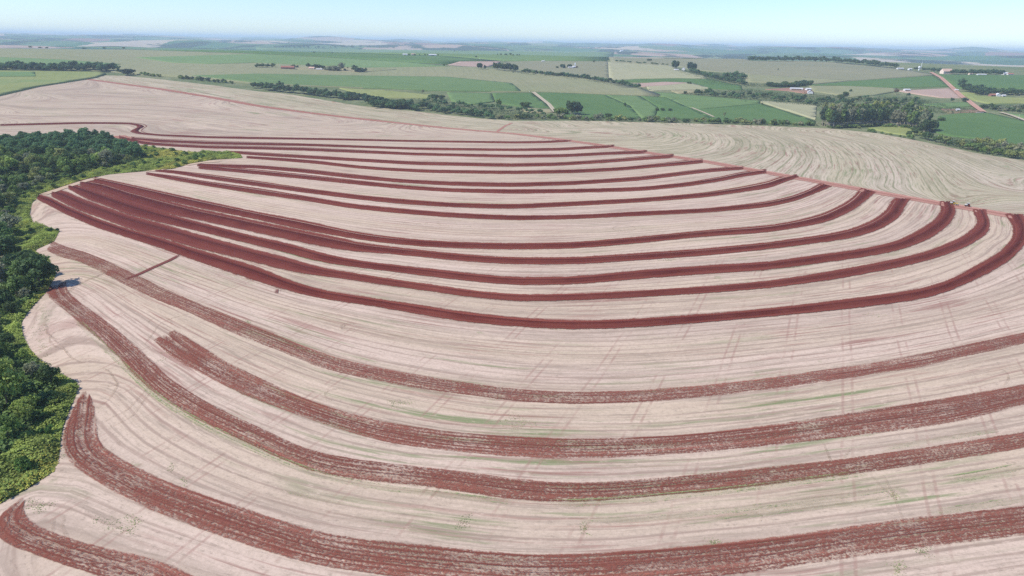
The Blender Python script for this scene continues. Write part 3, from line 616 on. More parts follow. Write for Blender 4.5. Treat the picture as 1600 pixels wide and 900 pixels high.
# ------------------------------------------------------------------ crop fields beyond
FIELDS = [
 (M_CORN, 1.4, [(-90,66),(0,68.5),(200,77.5),(400,84.5),(520,90.5),(640,98),(720,104),(800,108.5),(852,113.5),(885,117),(940,126),(1000,138),(1040,151),(1020,150),(945,148),(860,144.5),(800,144),(510,136),(400,131.5),(300,122),(220,117),(165,112),(-110,110)]),
 (M_GREEN, 1.7, [(212,90.5),(400,85),(520,91),(640,98),(705,104.5),(640,105.5),(570,106.5),(400,99),(330,101),(270,99)]),
 (M_SOY2, 1.6, [(300,119),(400,116),(560,119),(700,121),(800,131),(815,143.5),(700,142.5),(510,135.5),(400,130.5)]),
 (M_GREEN, 1.5, [(-80,96),(0,90),(100,94),(190,101),(165,107),(0,100)]),
 (M_SOY, 0.8, [(100,72.5),(200,73.5),(400,78.5),(560,83),(700,88),(785,96),(720,96.5),(700,101),(640,97),(520,89.5),(400,83.5),(200,76.5)]),
 (M_SOY2, 0.5, [(400,74),(560,77),(800,80),(960,81),(950,90),(952,95.5),(850,95),(790,95.5),(700,87.5),(560,82.5),(400,77.5)]),
 (M_BARE, 1.0, [(699.5,102),(719,96.5),(783,96.3),(772,101),(767,103.5),(743,107),(725,107)]),
 (M_CORN2, 1.1, [(790,97),(840,95.6),(951,96.3),(953,126),(930,122),(880,116),(850,113),(815,109),(780,103)]),
 (M_STRAWF, 1.2, [(950,97),(1050,103),(1060,109),(1080,115),(1100,119),(1106,123),(1060,122.5),(1000,123.5),(951.5,126.5)]),
 (M_CORN2, 0.9, [(952,90.5),(1050,92),(1170,92),(1172,95),(1245,95.5),(1300,97.5),(1400,107),(1457,116),(1460,118),(1330,127),(1270,132.5),(1225,131),(1165,128),(1165,116),(1090,110),(1050,102.5),(954,96.5)]),
 (M_CORN, 1.2, [(1165,116.5),(1200,118),(1330,126.5),(1270,132),(1225,130.5),(1170,128)]),
 (M_SOY, 1.0, [(955,127),(1000,124),(1060,123),(1106,124),(1158,134.5),(1160,141),(1105,138.5),(1060,131),(1000,128.5)]),
 (M_BARE, 1.25, [(988,131.5),(1040,128.5),(1080,130),(1040,134),(1005,136)]),
 (M_STRAWF, 1.1, [(1010,136),(1080,130),(1112,139),(1100,140),(1048,141),(1015,142.5)]),
 (M_DRY, 1.0, [(1048,142),(1112,140.5),(1095,145),(1060,146.5)]),
 (M_SOY2, 0.9, [(940,132),(985,137),(1015,143.5),(1060,147),(1160,155.5),(1190,158),(1185,161),(1040,152),(990,144.5)]),
 (M_SOY, 0.7, [(833,145),(860,145),(945,148.4),(985,166),(1002,186),(880,183),(866,172)]),
 (M_SOY2, 0.75, [(946,148.6),(1000,150.3),(1028,168),(1022,186),(1003,186),(986,166)]),
 (M_SOY, 0.8, [(1001,150.5),(1040,152.5),(1115,186),(1023,187),(1029,168)]),
 (M_SOY2, 0.7, [(1041,152.5),(1160,157.5),(1190,162),(1098,170.5),(1076,169)]),
 (M_SOY, 0.65, [(1077,169.5),(1098,171),(1191,162.5),(1275,190),(1272,196),(1118,190)]),
 (M_STRAWF, 0.7, [(1182,157),(1276,164),(1274,187),(1195,162)]),
 (M_SOY2, 0.7, [(698,144.5),(768,146),(773,159),(740,163),(705,158)]),
 (M_SOY, 0.65, [(769,146),(831,145.5),(862,169),(835,169),(800,165),(775,160)]),
 (M_YEL, 0.9, [(530,138),(600,141),(652,146),(690,150),(672,154),(600,153),(560,147)]),
 (M_DRY, 0.6, [(820,168),(862,171),(868,176),(830,176),(815,173)]),
 (M_SOY, 1.3, [(1268,133.5),(1330,127.5),(1459,119),(1484,135.5),(1400,137.5),(1320,134)]),
 (M_CORN, 0.8, [(1264,134.5),(1320,134.5),(1400,138),(1402,143),(1365,149),(1330,151),(1270,143)]),
 (M_BARE, 0.9, [(1400,142),(1485,138.5),(1506,153.5),(1470,153),(1435,148)]),
 (M_SOY, 1.2, [(1464,117),(1520,117.5),(1600,118),(1690,119),(1690,146),(1600,139),(1560,137.5),(1497,138.5)]),
 (M_YEL, 0.8, [(1500,145),(1520,143.5),(1530,150),(1600,153),(1690,156),(1690,168),(1600,161),(1545,162.5),(1520,157)]),
 (M_SOY2, 0.8, [(1440,163),(1512,159.5),(1522,166),(1480,169)]),
 (M_REDB, 0.7, [(1470,170.5),(1526,172),(1535,176),(1478,177)]),
 (M_SOY, 0.9, [(1466,182),(1500,177.5),(1545,177),(1600,190),(1700,210),(1700,250),(1600,236),(1540,219),(1480,212),(1458,206)]),
 (M_SOY2, 0.7, [(1566,176.5),(1600,179),(1690,186),(1690,203),(1600,184.5)]),
 (M_YEL, 0.5, [(1356,200),(1395,196.5),(1420,196),(1438,205),(1427,213),(1390,208)]),
 (M_YEL, 2.0, [(-110,112),(0,111.5),(155,113.5),(166,115.5),(150,122),(60,136),(0,150),(-110,175)]),
 (M_GREEN, 2.3, [(-60,114),(55,114),(56,121),(-60,122)]),
 (M_REDB, 0.5, [(1195,139.5),(1235,137.5),(1268,138.5),(1272,145),(1258,146.5),(1235,142.5)]),
 (M_DRY, 1.9, [(440,107),(480,105.5),(580,108),(620,109.5),(560,114.5),(480,110.5)]),
]
for m, zo, poly in FIELDS:
    W2 = P2(densify_img(poly, True, 10), m in (M_CORN, M_CORN2, M_GREEN, M_BARE, M_STRAWF))
    dia = np.hypot(*(W2.max(0)-W2.min(0)))
    try: sheet('crop_field', W2, max(9.0, dia/60), zo, m, zo+1.2)
    except Exception as ex: print('field failed', poly[0], ex)
path('dirt_road', [(1454,113.5),(1470,122),(1484,134.5),(1496,146),(1504,153),(1512,158),(1522,166),(1536,176)], 9, M_FARROAD, 1.7, 1, step=8)
path('dirt_road', [(1562,176),(1580,181),(1600,188.5),(1680,218)], 6, M_PALEROAD, 1.4, 1, step=6)
path('farm_track', [(833,144.5),(845,154),(858,164),(868,176)], 7, M_PALEROAD, 1.4, 1, step=6)
path('farm_track', [(1080,169),(1098,176),(1116,184)], 4, M_PALEROAD, 1.4, 1, step=6)

# ------------------------------------------------------------------ haze: the air over the whole country
gh = G('air'); pv = gh.n('ShaderNodeVolumePrincipled', {'Color': (0.70, 0.86, 1.0), 'Density': HAZE_DENSITY, 'Anisotropy': 0.0})
gh.t.links.new(pv.outputs[0], gh.out.inputs['Volume'])
hb = 50000.0; z0_, z1_ = ZLO-2.0, max(140.0, ZHI+15.0)
hv = [(x, y, z) for z in (z0_, z1_) for x, y in ((-hb, -hb), (hb, -hb), (hb, hb), (-hb, hb))]
ho = link('haze', mesh_np('haze', hv, [(0, 3, 2, 1), (4, 5, 6, 7), (0, 1, 5, 4), (1, 2, 6, 5), (2, 3, 7, 6), (3, 0, 4, 7)], gh.m))
tag(ho, kind='stuff')

# ------------------------------------------------------------------ plants
DARK, MID, OLIVE, GREY, LIGHT, RUST, BLUE = (0.080, 0.130, 0.048), (0.155, 0.235, 0.066), (0.25, 0.28, 0.10), (0.25, 0.262, 0.165), (0.27, 0.36, 0.095), (0.22, 0.14, 0.09), (0.062, 0.112, 0.064)
def leaves(C, Nn, size, rs, stretch=0.7):
    n = len(C); Nn = Nn/np.maximum(np.linalg.norm(Nn, axis=1, keepdims=True), 1e-6)
    a = rs.normal(size=(n, 3)); t = np.cross(Nn, a); t /= np.maximum(np.linalg.norm(t, axis=1, keepdims=True), 1e-6)
    b = np.cross(Nn, t); s = (size*rs.uniform(0.6, 1.25, n))[:, None]*0.5
    t = t*s; b = b*s*stretch; k = Nn*s*0.25
    V = np.stack([C-t-b-k, C+t*0.9-b, C+t+b*0.8-k, C-t*0.8+b], 1).reshape(-1, 3)
    return V, np.arange(4*n).reshape(n, 4)
def crown_mesh(name, seed, rad, zc, hz, nblob, per, leaf, low=-0.45, blob=(0.26, 0.42), squash=0.85):
    rs = np.random.default_rng(seed); Cs, Ns, Tn = [], [], []
    lop = rs.uniform(0.85, 1.15, 3)
    for i in range(nblob):
        while True:
            d = rs.normal(size=3); d /= np.linalg.norm(d)
            if d[2] > low: break
        c = d*rs.uniform(0.30, 0.80)*np.array([rad*lop[0], rad*lop[1], hz]) + np.array([0, 0, zc])
        rb = rad*rs.uniform(*blob); m = int(per*rs.uniform(0.7, 1.3))
        e = rs.normal(size=(m, 3)); e[:, 2] += 0.25; e /= np.linalg.norm(e, axis=1, keepdims=True)
        Cs.append(c + e*rb*rs.uniform(0.72, 1.05, m)[:, None]*np.array([1, 1, squash])); Ns.append(e + rs.normal(size=(m, 3))*0.45)
        Tn.append(np.clip(rs.uniform(0.15, 0.85) + rs.normal(size=m)*0.16, 0, 1))
    C = np.vstack(Cs); V, F = leaves(C, np.vstack(Ns), leaf, rs)
    return mesh_np(name, V, F, M_LEAF, attrs={'tone': ('FACE', np.concatenate(Tn))})
def tube(P, R, k=7):
    P = np.asarray(P, float); n = len(P); V = []
    for i in range(n):
        t = P[min(i+1, n-1)]-P[max(i-1, 0)]; t = t/np.linalg.norm(t)
        a = np.cross(t, [0.3, 1, 0.1]); a /= np.linalg.norm(a); b = np.cross(t, a)
        for j in range(k):
            w = 2*math.pi*j/k; V.append(P[i] + R[i]*(a*math.cos(w)+b*math.sin(w)))
    F = [(i*k+j, i*k+(j+1) % k, (i+1)*k+(j+1) % k, (i+1)*k+j) for i in range(n-1) for j in range(k)]
    return np.array(V), np.array(F)
def join(parts):
    Vs, Fs, o = [], [], 0
    for v, f in parts: Vs.append(v); Fs.append(np.asarray(f)+o); o += len(v)
    return np.vstack(Vs), np.vstack(Fs)
def trunk_mesh(name, h, r, seed, mat, limbs=4, spread=2.2):
    rs = np.random.default_rng(seed)
    bend = rs.uniform(-0.3, 0.3, 2)
    ps = [tube([(0, 0, -0.6), (0, 0, 0.2), (bend[0]*0.5, bend[1]*0.5, h*0.5), (bend[0], bend[1], h)], [r*1.4, r*1.1, r*0.8, r*0.45])]
    for i in range(limbs):
        a = rs.uniform(0, 6.28); z0 = h*rs.uniform(0.45, 0.85); s = spread*rs.uniform(0.6, 1.1)
        ps.append(tube([(bend[0]*z0/h, bend[1]*z0/h, z0), (s*0.5*math.cos(a), s*0.5*math.sin(a), z0+s*0.5), (s*math.cos(a), s*math.sin(a), z0+s*1.1)], [r*0.45, r*0.32, r*0.12], 5))
    return mesh_np(name, *join(ps), mat, True)
# near broadleaf kinds (about 9 m), far kinds, shrubs, eucalyptus
NEAR = [crown_mesh('crown', 100+i, 4.3, 5.6, 3.6+0.5*(i % 3), 30, 62, 0.62) for i in range(7)]
NEARTR = [trunk_mesh('trunk', 5.5, 0.22, 40+i, M_BARK) for i in range(3)]
FAR = [crown_mesh('crown', 200+i, 4.6, 5.2, 4.0, 16, 34, 1.15, -0.7, (0.3, 0.48)) for i in range(6)]
FLAT = [crown_mesh('crown', 250+i, 5.6, 5.6, 2.2, 14, 34, 1.1, -0.3, (0.25, 0.4), 0.7) for i in range(2)]
SHRUB = [crown_mesh('crown', 300+i, 2.3, 1.6, 1.5, 10, 34, 0.62, -0.8, (0.35, 0.55)) for i in range(5)]
ROUND = [crown_mesh('crown', 340+i, 5.0, 3.6, 3.2, 18, 46, 1.0, -0.9, (0.3, 0.45)) for i in range(2)]
EUC = [crown_mesh('crown', 400+i, 4.6, 15.0, 10.5, 42, 56, 1.3, -0.95, (0.26, 0.40), 1.1) for i in range(5)]
EUCTR = [trunk_mesh('trunk', 20, 0.30, 60+i, M_PBARK, 4, 1.6) for i in range(2)]
BARE = [crown_mesh('crown', 480, 3.6, 6.0, 3.6, 11, 18, 0.9, -0.6, (0.2, 0.34))]
KIND = {'near': (NEAR, NEARTR, 9.4), 'far': (FAR, NEARTR, 9.6), 'flat': (FLAT, NEARTR, 8.2), 'round': (ROUND, NEARTR, 7.0), 'shrub': (SHRUB, None, 3.3), 'euc': (EUC, EUCTR, 26.0), 'bare': (BARE, NEARTR, 10.0)}
def jit(c, v=0.14):
    k = random.uniform(1-v, 1+v); return (c[0]*k*random.uniform(0.93, 1.07), c[1]*k, c[2]*k*random.uniform(0.9, 1.1), 1)
def plant(kind, name, label, cat, x, y, height, tone, group=None, wide=1.0, zoff=0.0):
    crowns, trunks, h0 = KIND[kind]; s = height/h0
    t = thing(name, label, cat, (x, y, float(H(x, y))-0.15+zoff), random.uniform(0, 6.28), (s*wide, s*wide, s), group)
    c = link('crown', random.choice(crowns), t); c.color = jit(tone)
    if trunks: link('trunk', random.choice(trunks), t)
    return t

FARV, FARF, FART = [], [], []; _cache = {}; _off = [0]
def far_plant(kind, x, y, height, tone, wide=1.0):
    """trees past the 300 largest: gathered into one object"""
    me = random.choice(KIND[kind][0]); s = height/KIND[kind][2]
    if me.name not in _cache:
        v = np.zeros(len(me.vertices)*3, np.float32); me.vertices.foreach_get('co', v)
        t = np.zeros(len(me.polygons), np.float32); me.attributes['tone'].data.foreach_get('value', t); _cache[me.name] = (v.reshape(-1, 3), t)
    v, t = _cache[me.name]; a = random.uniform(0, 6.28); c, n = math.cos(a), math.sin(a)
    V = np.column_stack([(v[:, 0]*c-v[:, 1]*n)*s*wide+x, (v[:, 0]*n+v[:, 1]*c)*s*wide+y, v[:, 2]*s+float(H(x, y))-0.15])
    FARV.append(V); FARF.append(np.arange(len(V)).reshape(-1, 4)+_off[0]); _off[0] += len(V)
    FART.append(np.clip((t+0.6)*(tone[1]/0.125)-0.6+random.uniform(-0.15, 0.15), -0.3, 1.4))
# --- the wood on the left edge
TZ = [(-130,228),(0,226),(40,219),(70,216),(130,216),(175,223),(205,234),(228,246),(196,258),(150,266),(110,277),(58,292),(38,304),(24,326),(10,342),(10,354),(26,370),(22,384),(14,392),(52,408),(80,428),(66,450),(44,474),(24,494),(4,503),(2,530),(34,556),(70,578),(92,598),(84,625),(52,664),(30,690),(14,706),(-15,735),(-130,780)]
TZW = P2(densify_img(TZ, True, 10)); WOODW = P2(densify_img(WEDGE + [(-180,840),(-330,760),(-330,214)], True, 10))
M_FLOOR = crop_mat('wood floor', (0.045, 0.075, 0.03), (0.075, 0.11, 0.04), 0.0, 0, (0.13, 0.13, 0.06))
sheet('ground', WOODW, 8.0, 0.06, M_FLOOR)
def poisson(poly, dmin, tries, seed):
    rs = np.random.default_rng(seed); lo, hi = poly.min(0), poly.max(0); pts = []; grid = {}
    cand = rs.uniform(lo, hi, (tries, 2)); cand = cand[inside(poly, cand[:, 0], cand[:, 1])]
    for p in cand:
        g = (int(p[0]//dmin), int(p[1]//dmin))
        if all(np.hypot(*(p-q)) > dmin for a in (-1, 0, 1) for b in (-1, 0, 1) for q in grid.get((g[0]+a, g[1]+b), ())):
            grid.setdefault(g, []).append(p); pts.append(p)
    return np.array(pts)
def to_px(x, y, z=None):
    z = H(x, y) if z is None else z
    d = np.array([x, y, z-CAMZ]); dep = d@np.array(fw)
    return 800+FOC*(d@np.array(rt))/dep, 450-FOC*(d@np.array(up))/dep
NWOOD = 190
ZONES = ((268, 'in the upper wood below the winding ploughed strip', 'upper wood'), (395, 'in the wood beside the fan of dark ploughed strips', 'wood beside the fan of strips'),
         (515, 'in the wood at the head of the harrowed strips', 'wood at the head of the harrowed strips'), (2000, 'in the wood at the lower left corner', 'wood at the lower left corner'))
TONES = (('dark green', DARK, 5), ('mid green', MID, 6), ('olive green', OLIVE, 3), ('grey green', GREY, 3), ('light green', LIGHT, 3))
tw = [t for t in TONES for _ in range(t[2])]
wood = poisson(TZW, 7.0, 40000, 5); nw = 0
wood_px = [to_px(*p) for p in wood]
order = sorted(range(len(wood)), key=lambda i: wood[i][1])
for i in order:
    (x, y), (u, v) = wood[i], wood_px[i]
    if u < -25 or v > 815: continue
    edge = np.min(np.hypot(TZW[:, 0]-x, TZW[:, 1]-y))
    w_, tone, _ = random.choice(tw); zi = next(z for z in ZONES if v < z[0])
    h = random.choice((6.0, 7.5, 9.0, 9.5, 11.0, 13.0))*random.uniform(0.9, 1.1) if edge > 6 else random.uniform(4.5, 7.5)
    if v > 400 and edge > 6: h *= 1.2
    if nw < NWOOD:
        plant('near', 'broadleaf_tree', f'{w_} broadleaf tree {zi[1]}', 'tree', x, y, h, tone, f'{w_} trees in the {zi[2]}', random.uniform(0.85, 1.2)); nw += 1
    else: far_plant('near', x, y, h, tone, random.uniform(0.85, 1.2))
print('wood trees', nw, len(wood))
# --- undergrowth: scattered leaves of a thicket nobody could count
def thicket(name, pts, zs, leaf, tone, label, rs, per=1):
    C = np.column_stack([pts[:, 0], pts[:, 1], H(pts[:, 0], pts[:, 1])+zs]); n = len(C)
    Nn = np.column_stack([rs.normal(size=n)*0.4, rs.normal(size=n)*0.4, np.full(n, 0.9)])
    V, F = leaves(C, Nn, leaf, rs)
    tn = 0.5 + 0.35*np.sin(pts[:, 0]*0.31+np.sin(pts[:, 1]*0.17)*2)*np.sin(pts[:, 1]*0.27+pts[:, 0]*0.09) + rs.normal(size=n)*0.13
    o = link(name, mesh_np(name, V, F, M_LEAF, attrs={'tone': ('FACE', np.clip(tn, 0, 1))})); o.color = (*tone, 1)
    return tag(o, label, 'undergrowth', None, 'stuff')
def bumps(p, a=0.23, b=0.19):
    return 0.5+0.5*np.sin(p[:, 0]*a+1.7*np.sin(p[:, 1]*b*0.6))*np.sin(p[:, 1]*b+1.3*np.sin(p[:, 0]*a*0.5))
rs = np.random.default_rng(21)
lo, hi = WOODW.min(0), WOODW.max(0); lo[0] = max(lo[0], -420)
cand = rs.uniform(lo, hi, (2600000, 2)); inw = inside(WOODW, cand[:, 0], cand[:, 1]); cand = cand[inw]
ist = inside(TZW, cand[:, 0], cand[:, 1])
dens = len(cand)/max(1.0, 0.5*abs(np.dot(WOODW[:, 0], np.roll(WOODW[:, 1], 1))-np.dot(WOODW[:, 1], np.roll(WOODW[:, 0], 1))))
print('density', dens, len(cand), ist.sum())
a = cand[~ist]; u_, v_ = to_px(0, 1)[0], 0
ed = np.full(len(a), 1e9)
WB = resample(WOODW, 3.0)
for q in WB: ed = np.minimum(ed, np.hypot(a[:, 0]-q[0], a[:, 1]-q[1]))
hb_ = np.clip(ed/2.0, 0.25, 1)
sel = rs.random(len(a)) < min(1, 9.0/dens); a, hb_ = a[sel], hb_[sel]
zs = (0.3+1.6*bumps(a)**1.5+1.6*bumps(a, 0.55, 0.47)**3)*hb_*rs.uniform(0.45, 1.0, len(a))
yel = (np.sin(a[:, 0]*0.07+2)*np.sin(a[:, 1]*0.045+1) + rs.normal(size=len(a))*0.25) > 0.12
thicket('light_thicket', a[~yel], zs[~yel], 0.52, (0.29, 0.36, 0.085), 'light green thicket of shrubs and tall grass along the wood edge', rs)
thicket('yellow_thicket', a[yel], zs[yel]*0.8, 0.5, (0.44, 0.42, 0.10), 'yellow green patches of tall grass along the wood edge', rs)
b = cand[ist]; sel = rs.random(len(b)) < min(1, 2.2/dens); b = b[sel]
zs = (0.3+3.6*bumps(b, 0.31, 0.27)**1.6)*rs.uniform(0.35, 1.0, len(b))
thicket('wood_undergrowth', b, zs, 0.95, (0.13, 0.20, 0.06), 'dark green undergrowth between the trees of the left wood', rs)
# loose shrubs standing in the light margin
SH = poisson(WOODW, 9.0, 9000, 9); ns = 0
for x, y in SH:
    if inside(TZW, np.array([x]), np.array([y]))[0]: continue
    u, v = to_px(x, y)
    if u < 0 or v > 790 or np.min(np.hypot(WB[:, 0]-x, WB[:, 1]-y)) < 3: continue
    zi = next(z for z in ZONES if v < z[0])
    plant('shrub', 'shrub', f'green shrub in the light margin {zi[1].replace("in the", "of the", 1)}', 'shrub', x, y, random.uniform(2.2, 4.2), random.choice((MID, MID, (0.08, 0.15, 0.04))), f'shrubs in the margin of the {zi[2]}'); ns += 1
for u, v, hp, wd, lab in ((209,247,11,1.1,'dark rounded tree at the right tip of the upper wood'), (63,449,54,1.1,'tall dark tree casting a long shadow at the head of the harrowed strips'), (307,252,12,1.0,'green bushy tree alone in the light grass spur below the double ploughed strip'), (277,244,6,1.1,'small green tree at the top of the light grass spur'), (62,300,10,1.2,'dark bushy tree at the left end of the ploughed fan'), (90,362,6,1.2,'small dark green tree at the tip of the yellow grass tongue')):
    p = P2([(u, v)])[0]; plant('near', 'broadleaf_tree', lab, 'tree', p[0], p[1], hp/pxm(*p), DARK if 'dark' in lab else MID, None, wd)
# weed tufts on the stubble
tuft = []
for u, v, n, sx, sy in ((68,487,14,10,12), (70,505,10,12,20), (60,525,16,14,16), (70,550,16,8,14), (268,731,5,5,4), (285,755,4,4,4), (210,815,10,14,6), (195,827,8,14,5), (165,815,10,18,8), (55,790,24,22,10), (90,400,12,8,6), (1115,848,14,9,3), (915,826,10,6,8), (1400,886,16,14,8), (1440,862,12,8,8), (1398,775,12,8,6), (265,560,10,14,8), (720,818,12,12,8), (812,660,24,24,8), (620,630,20,26,5), (610,208,20,14,2), (1040,406,20,22,2), (385,503,12,6,3), (1370,492,10,10,3), (1005,372,10,22,3), (650,350,10,30,3), (100,700,8,10,30), (700,352,10,30,3), (1330,290,8,12,2), (1250,314,10,14,4), (1470,350,12,14,8), (1415,330,12,14,5)):
    tuft += [(u+random.gauss(0, sx*0.6), v+random.gauss(0, sy*0.6)) for _ in range(n)]
tp = P2(tuft); k = 8
tp = np.repeat(tp, k, 0) + rs.normal(size=(len(tp)*k, 2))*0.55
thicket('weed_tufts', tp, rs.uniform(0.01, 0.08, len(tp)), 0.24, (0.30, 0.34, 0.17), 'scattered green weed tufts on the pale stubble', rs)

# --- far scrub: low masses along the stream, one object
def scrub(name, polys, dens_m2, hrange, leaf, tone, label):
    Cs, Zs = [], []
    for poly, m in polys:
        W2 = P2(densify_img(poly, True, 10)); lo, hi = W2.min(0), W2.max(0)
        n = int((hi-lo).prod()*dens_m2*m); c = rs.uniform(lo, hi, (n, 2)); c = c[inside(W2, c[:, 0], c[:, 1])]
        Cs.append(c); Zs.append(rs.uniform(0.1, 1, len(c))*(hrange[0]+(hrange[1]-hrange[0])*bumps(c, 0.16, 0.11)**2))
    return thicket(name, np.vstack(Cs), np.concatenate(Zs), leaf, tone, label, rs)
scrub('stream_scrub', [([(640,172),(700,176),(760,183),(800,187),(870,186),(960,188),(1100,191),(1280,197),(1275,194),(1120,188),(1000,185),(900,183),(850,179),(790,172),(740,165),(690,158),(640,155)], 1), ([(1060,146),(1160,156),(1200,160),(1290,168),(1300,160),(1330,158),(1440,168),(1470,178),(1540,176),(1500,168),(1420,152),(1330,152),(1270,147),(1200,143),(1165,140),(1110,143)], 1.0),
   ([(1055,108),(1085,112),(1160,118),(1166,130),(1220,133),(1190,137),(1110,133),(1085,122),(1060,113)], 0.8), ([(1537,164),(1600,164),(1690,172),(1690,180),(1600,177),(1545,172)], 1), ([(1470,216),(1530,222),(1600,238),(1690,255),(1690,268),(1600,249),(1530,238),(1470,226)], 1.3), ([(800,112),(900,120),(960,132),(990,139),(960,135),(880,123),(800,115)], 1), ([(-60,100),(0,101),(100,105),(180,109),(190,114),(100,112),(0,111),(-60,111)], 1)],
   0.16, (0.8, 4.5), 1.5, (0.065, 0.098, 0.042), 'low scrub massed along the stream valley beyond the stubble')

# --- tree belts and lone trees in the country beyond
KEEP = ('right hand hedge', 'turns down the slope', 'closing the right end')
def belt(pl, n, hp, kind, name, label, cat, group, tones, dy=1.5, wide=(1.0, 1.4)):
    pl = np.array(pl, float); d = np.r_[0, np.cumsum(np.hypot(*np.diff(pl, axis=0).T))]
    s = (np.arange(n)+np.random.default_rng(n+int(pl[0, 0])).uniform(-0.1, 1.1, n))/n*d[-1]
    U_, V_ = np.interp(s, d, pl[:, 0]), np.interp(s, d, pl[:, 1]) - np.abs(np.random.default_rng(n).normal(size=n))*dy
    P = P2(np.column_stack([U_, V_]), 'crest' in label or 'water tower' in label or 'farmhouse' in label)
    for q in P:
        h = random.uniform(*hp)/pxm(q[0], q[1])
        if name == 'broadleaf_tree' and not any(k in label for k in KEEP): far_plant(kind, q[0], q[1], h, random.choice(tones), random.uniform(*wide))
        else: plant(kind, name, label, cat, q[0], q[1], h, random.choice(tones), group, random.uniform(*wide))
belt([(-12,111),(60,111),(120,112),(182,112.5)], 85, (8, 13), 'far', 'broadleaf_tree', 'dark tree of the dense belt behind the yellow green field', 'tree', 'trees of the belt behind the yellow green field', (BLUE, DARK, DARK, GREY), 2.5)
belt([(180,113),(190,114)], 3, (3, 5), 'shrub', 'shrub', 'low shrub between the dense tree belt and the dark round tree', 'shrub', 'shrubs before the dark round tree', (DARK, MID), 0.4)
belt([(218,117),(255,121)], 8, (2.5, 5), 'shrub', 'shrub', 'low shrub on the grassy bank right of the dark round tree', 'shrub', 'shrubs right of the dark round tree', (MID, OLIVE), 0.5)
belt([(278,123),(330,127.5),(362,131)], 16, (4, 6.5), 'shrub', 'shrub', 'dark shrub of the thin hedge on the upper field edge', 'shrub', 'shrubs of the thin hedge', (DARK, BLUE, MID), 0.8)
belt([(395,138),(430,143),(470,147),(510,152),(545,158)], 50, (8, 13), 'far', 'broadleaf_tree', 'rounded tree of the hedgerow below the far farmstead', 'tree', 'trees of the hedgerow below the farmstead', (DARK, BLUE, MID, DARK), 2.0)
belt([(540,155),(575,162),(600,168),(640,172)], 16, (10, 14), 'round', 'broadleaf_tree', 'dark dense tree where the hedgerow turns down the slope', 'tree', 'trees where the hedgerow turns down', (DARK, BLUE), 3.0)
belt([(580,170),(640,172),(690,177),(740,183),(772,187.5)], 60, (8, 13), 'far', 'broadleaf_tree', 'green tree of the wide stream belt behind the stubble', 'tree', 'trees of the wide stream belt', (MID, DARK, BLUE, GREY), 3.5)
belt([(660,160),(720,167),(780,172),(820,176),(862,183)], 34, (5, 9), 'far', 'broadleaf_tree', 'small tree of the back row of the stream belt', 'tree', 'trees of the back row of the stream belt', (MID, OLIVE, GREY), 2.5)
belt([(775,187),(830,186),(868,187),(930,188.5),(1000,190),(1100,192.5),(1200,195),(1272,198)], 62, (4.5, 9), 'shrub', 'shrub', 'bushy shrub of the low row along the back edge of the stubble', 'shrub', 'shrubs along the back edge of the stubble', (MID, DARK, OLIVE, GREY), 1.6, (1.0, 1.5))
belt([(815,113.5),(860,119),(910,123),(960,131),(1000,139)], 70, (4.5, 8), 'far', 'broadleaf_tree', 'tree of the narrow belt between the two pale corn fields', 'tree', 'trees of the belt between the corn fields', (BLUE, DARK, GREY), 1.0)
belt([(1078,113),(1100,119),(1135,127),(1165,133)], 40, (5, 8), 'far', 'broadleaf_tree', 'tree of the belt running down from the two tall groves', 'tree', 'trees below the two tall groves', (DARK, BLUE, GREY), 1.2)
belt([(1130,124),(1165,124)], 18, (7, 10), 'far', 'broadleaf_tree', 'tree of the small wood right of the tall groves', 'tree', 'trees of the small wood', (GREY, BLUE), 2.0)
belt([(1090,149),(1130,152),(1160,156)], 14, (6, 10), 'far', 'broadleaf_tree', 'greyish tree of the scrub row above the dark green crops', 'tree', 'trees of the scrub row', (GREY, OLIVE, DARK), 1.5)
belt([(1170,155),(1230,160),(1290,166),(1340,162),(1440,165)], 60, (5, 9), 'far', 'broadleaf_tree', 'dark tree of the valley scrub left of and behind the eucalyptus grove', 'tree', 'trees of the valley scrub', (DARK, BLUE, MID, GREY), 5.0)
belt([(1200,136.5),(1235,136),(1267,133.5)], 40, (4, 7), 'round', 'bush', 'dark bush of the dense thicket above the long white shed', 'bush', 'bushes above the long white shed', (BLUE, DARK), 2.0)
belt([(1168,95.5),(1215,96.5),(1250,96),(1300,97.5),(1350,101.5),(1402,107)], 85, (5.5, 9), 'far', 'broadleaf_tree', 'tree of the long dark row on the far hill crest', 'tree', 'trees of the long row on the hill crest', (BLUE, DARK), 0.5)
belt([(1430,110),(1452,111.5)], 6, (4, 6), 'far', 'broadleaf_tree', 'tree beside the white water tower', 'tree', 'trees beside the water tower', (BLUE,), 0.5)
belt([(1454,113),(1475,114)], 5, (6, 8), 'far', 'broadleaf_tree', 'tree left of the pale gabled farmhouse at the road end', 'tree', 'trees left of the gabled farmhouse', (BLUE, DARK), 0.5)
belt([(1484,116),(1530,117),(1570,117.5)], 46, (5, 9), 'far', 'broadleaf_tree', 'tree of the dark row right of the pale gabled farmhouse', 'tree', 'trees right of the gabled farmhouse', (BLUE, DARK), 0.8)
belt([(1499,142),(1520,146),(1545,150)], 26, (8, 12), 'far', 'broadleaf_tree', 'dark tree of the grove left of the rust roofed farmhouse', 'tree', 'trees of the grove left of the rust roofed farmhouse', (DARK, BLUE), 3.0)
belt([(1545,147),(1575,149),(1604,149)], 24, (7, 11), 'far', 'broadleaf_tree', 'green tree behind and right of the rust roofed farmhouse', 'tree', 'trees around the rust roofed farmhouse', (DARK, MID, BLUE), 2.0)
belt([(1530,170),(1570,174),(1604,176)], 14, (4, 7), 'shrub', 'shrub', 'shrub of the scrub strip between the two dirt roads', 'shrub', 'shrubs between the two dirt roads', (GREY, DARK), 2.0)
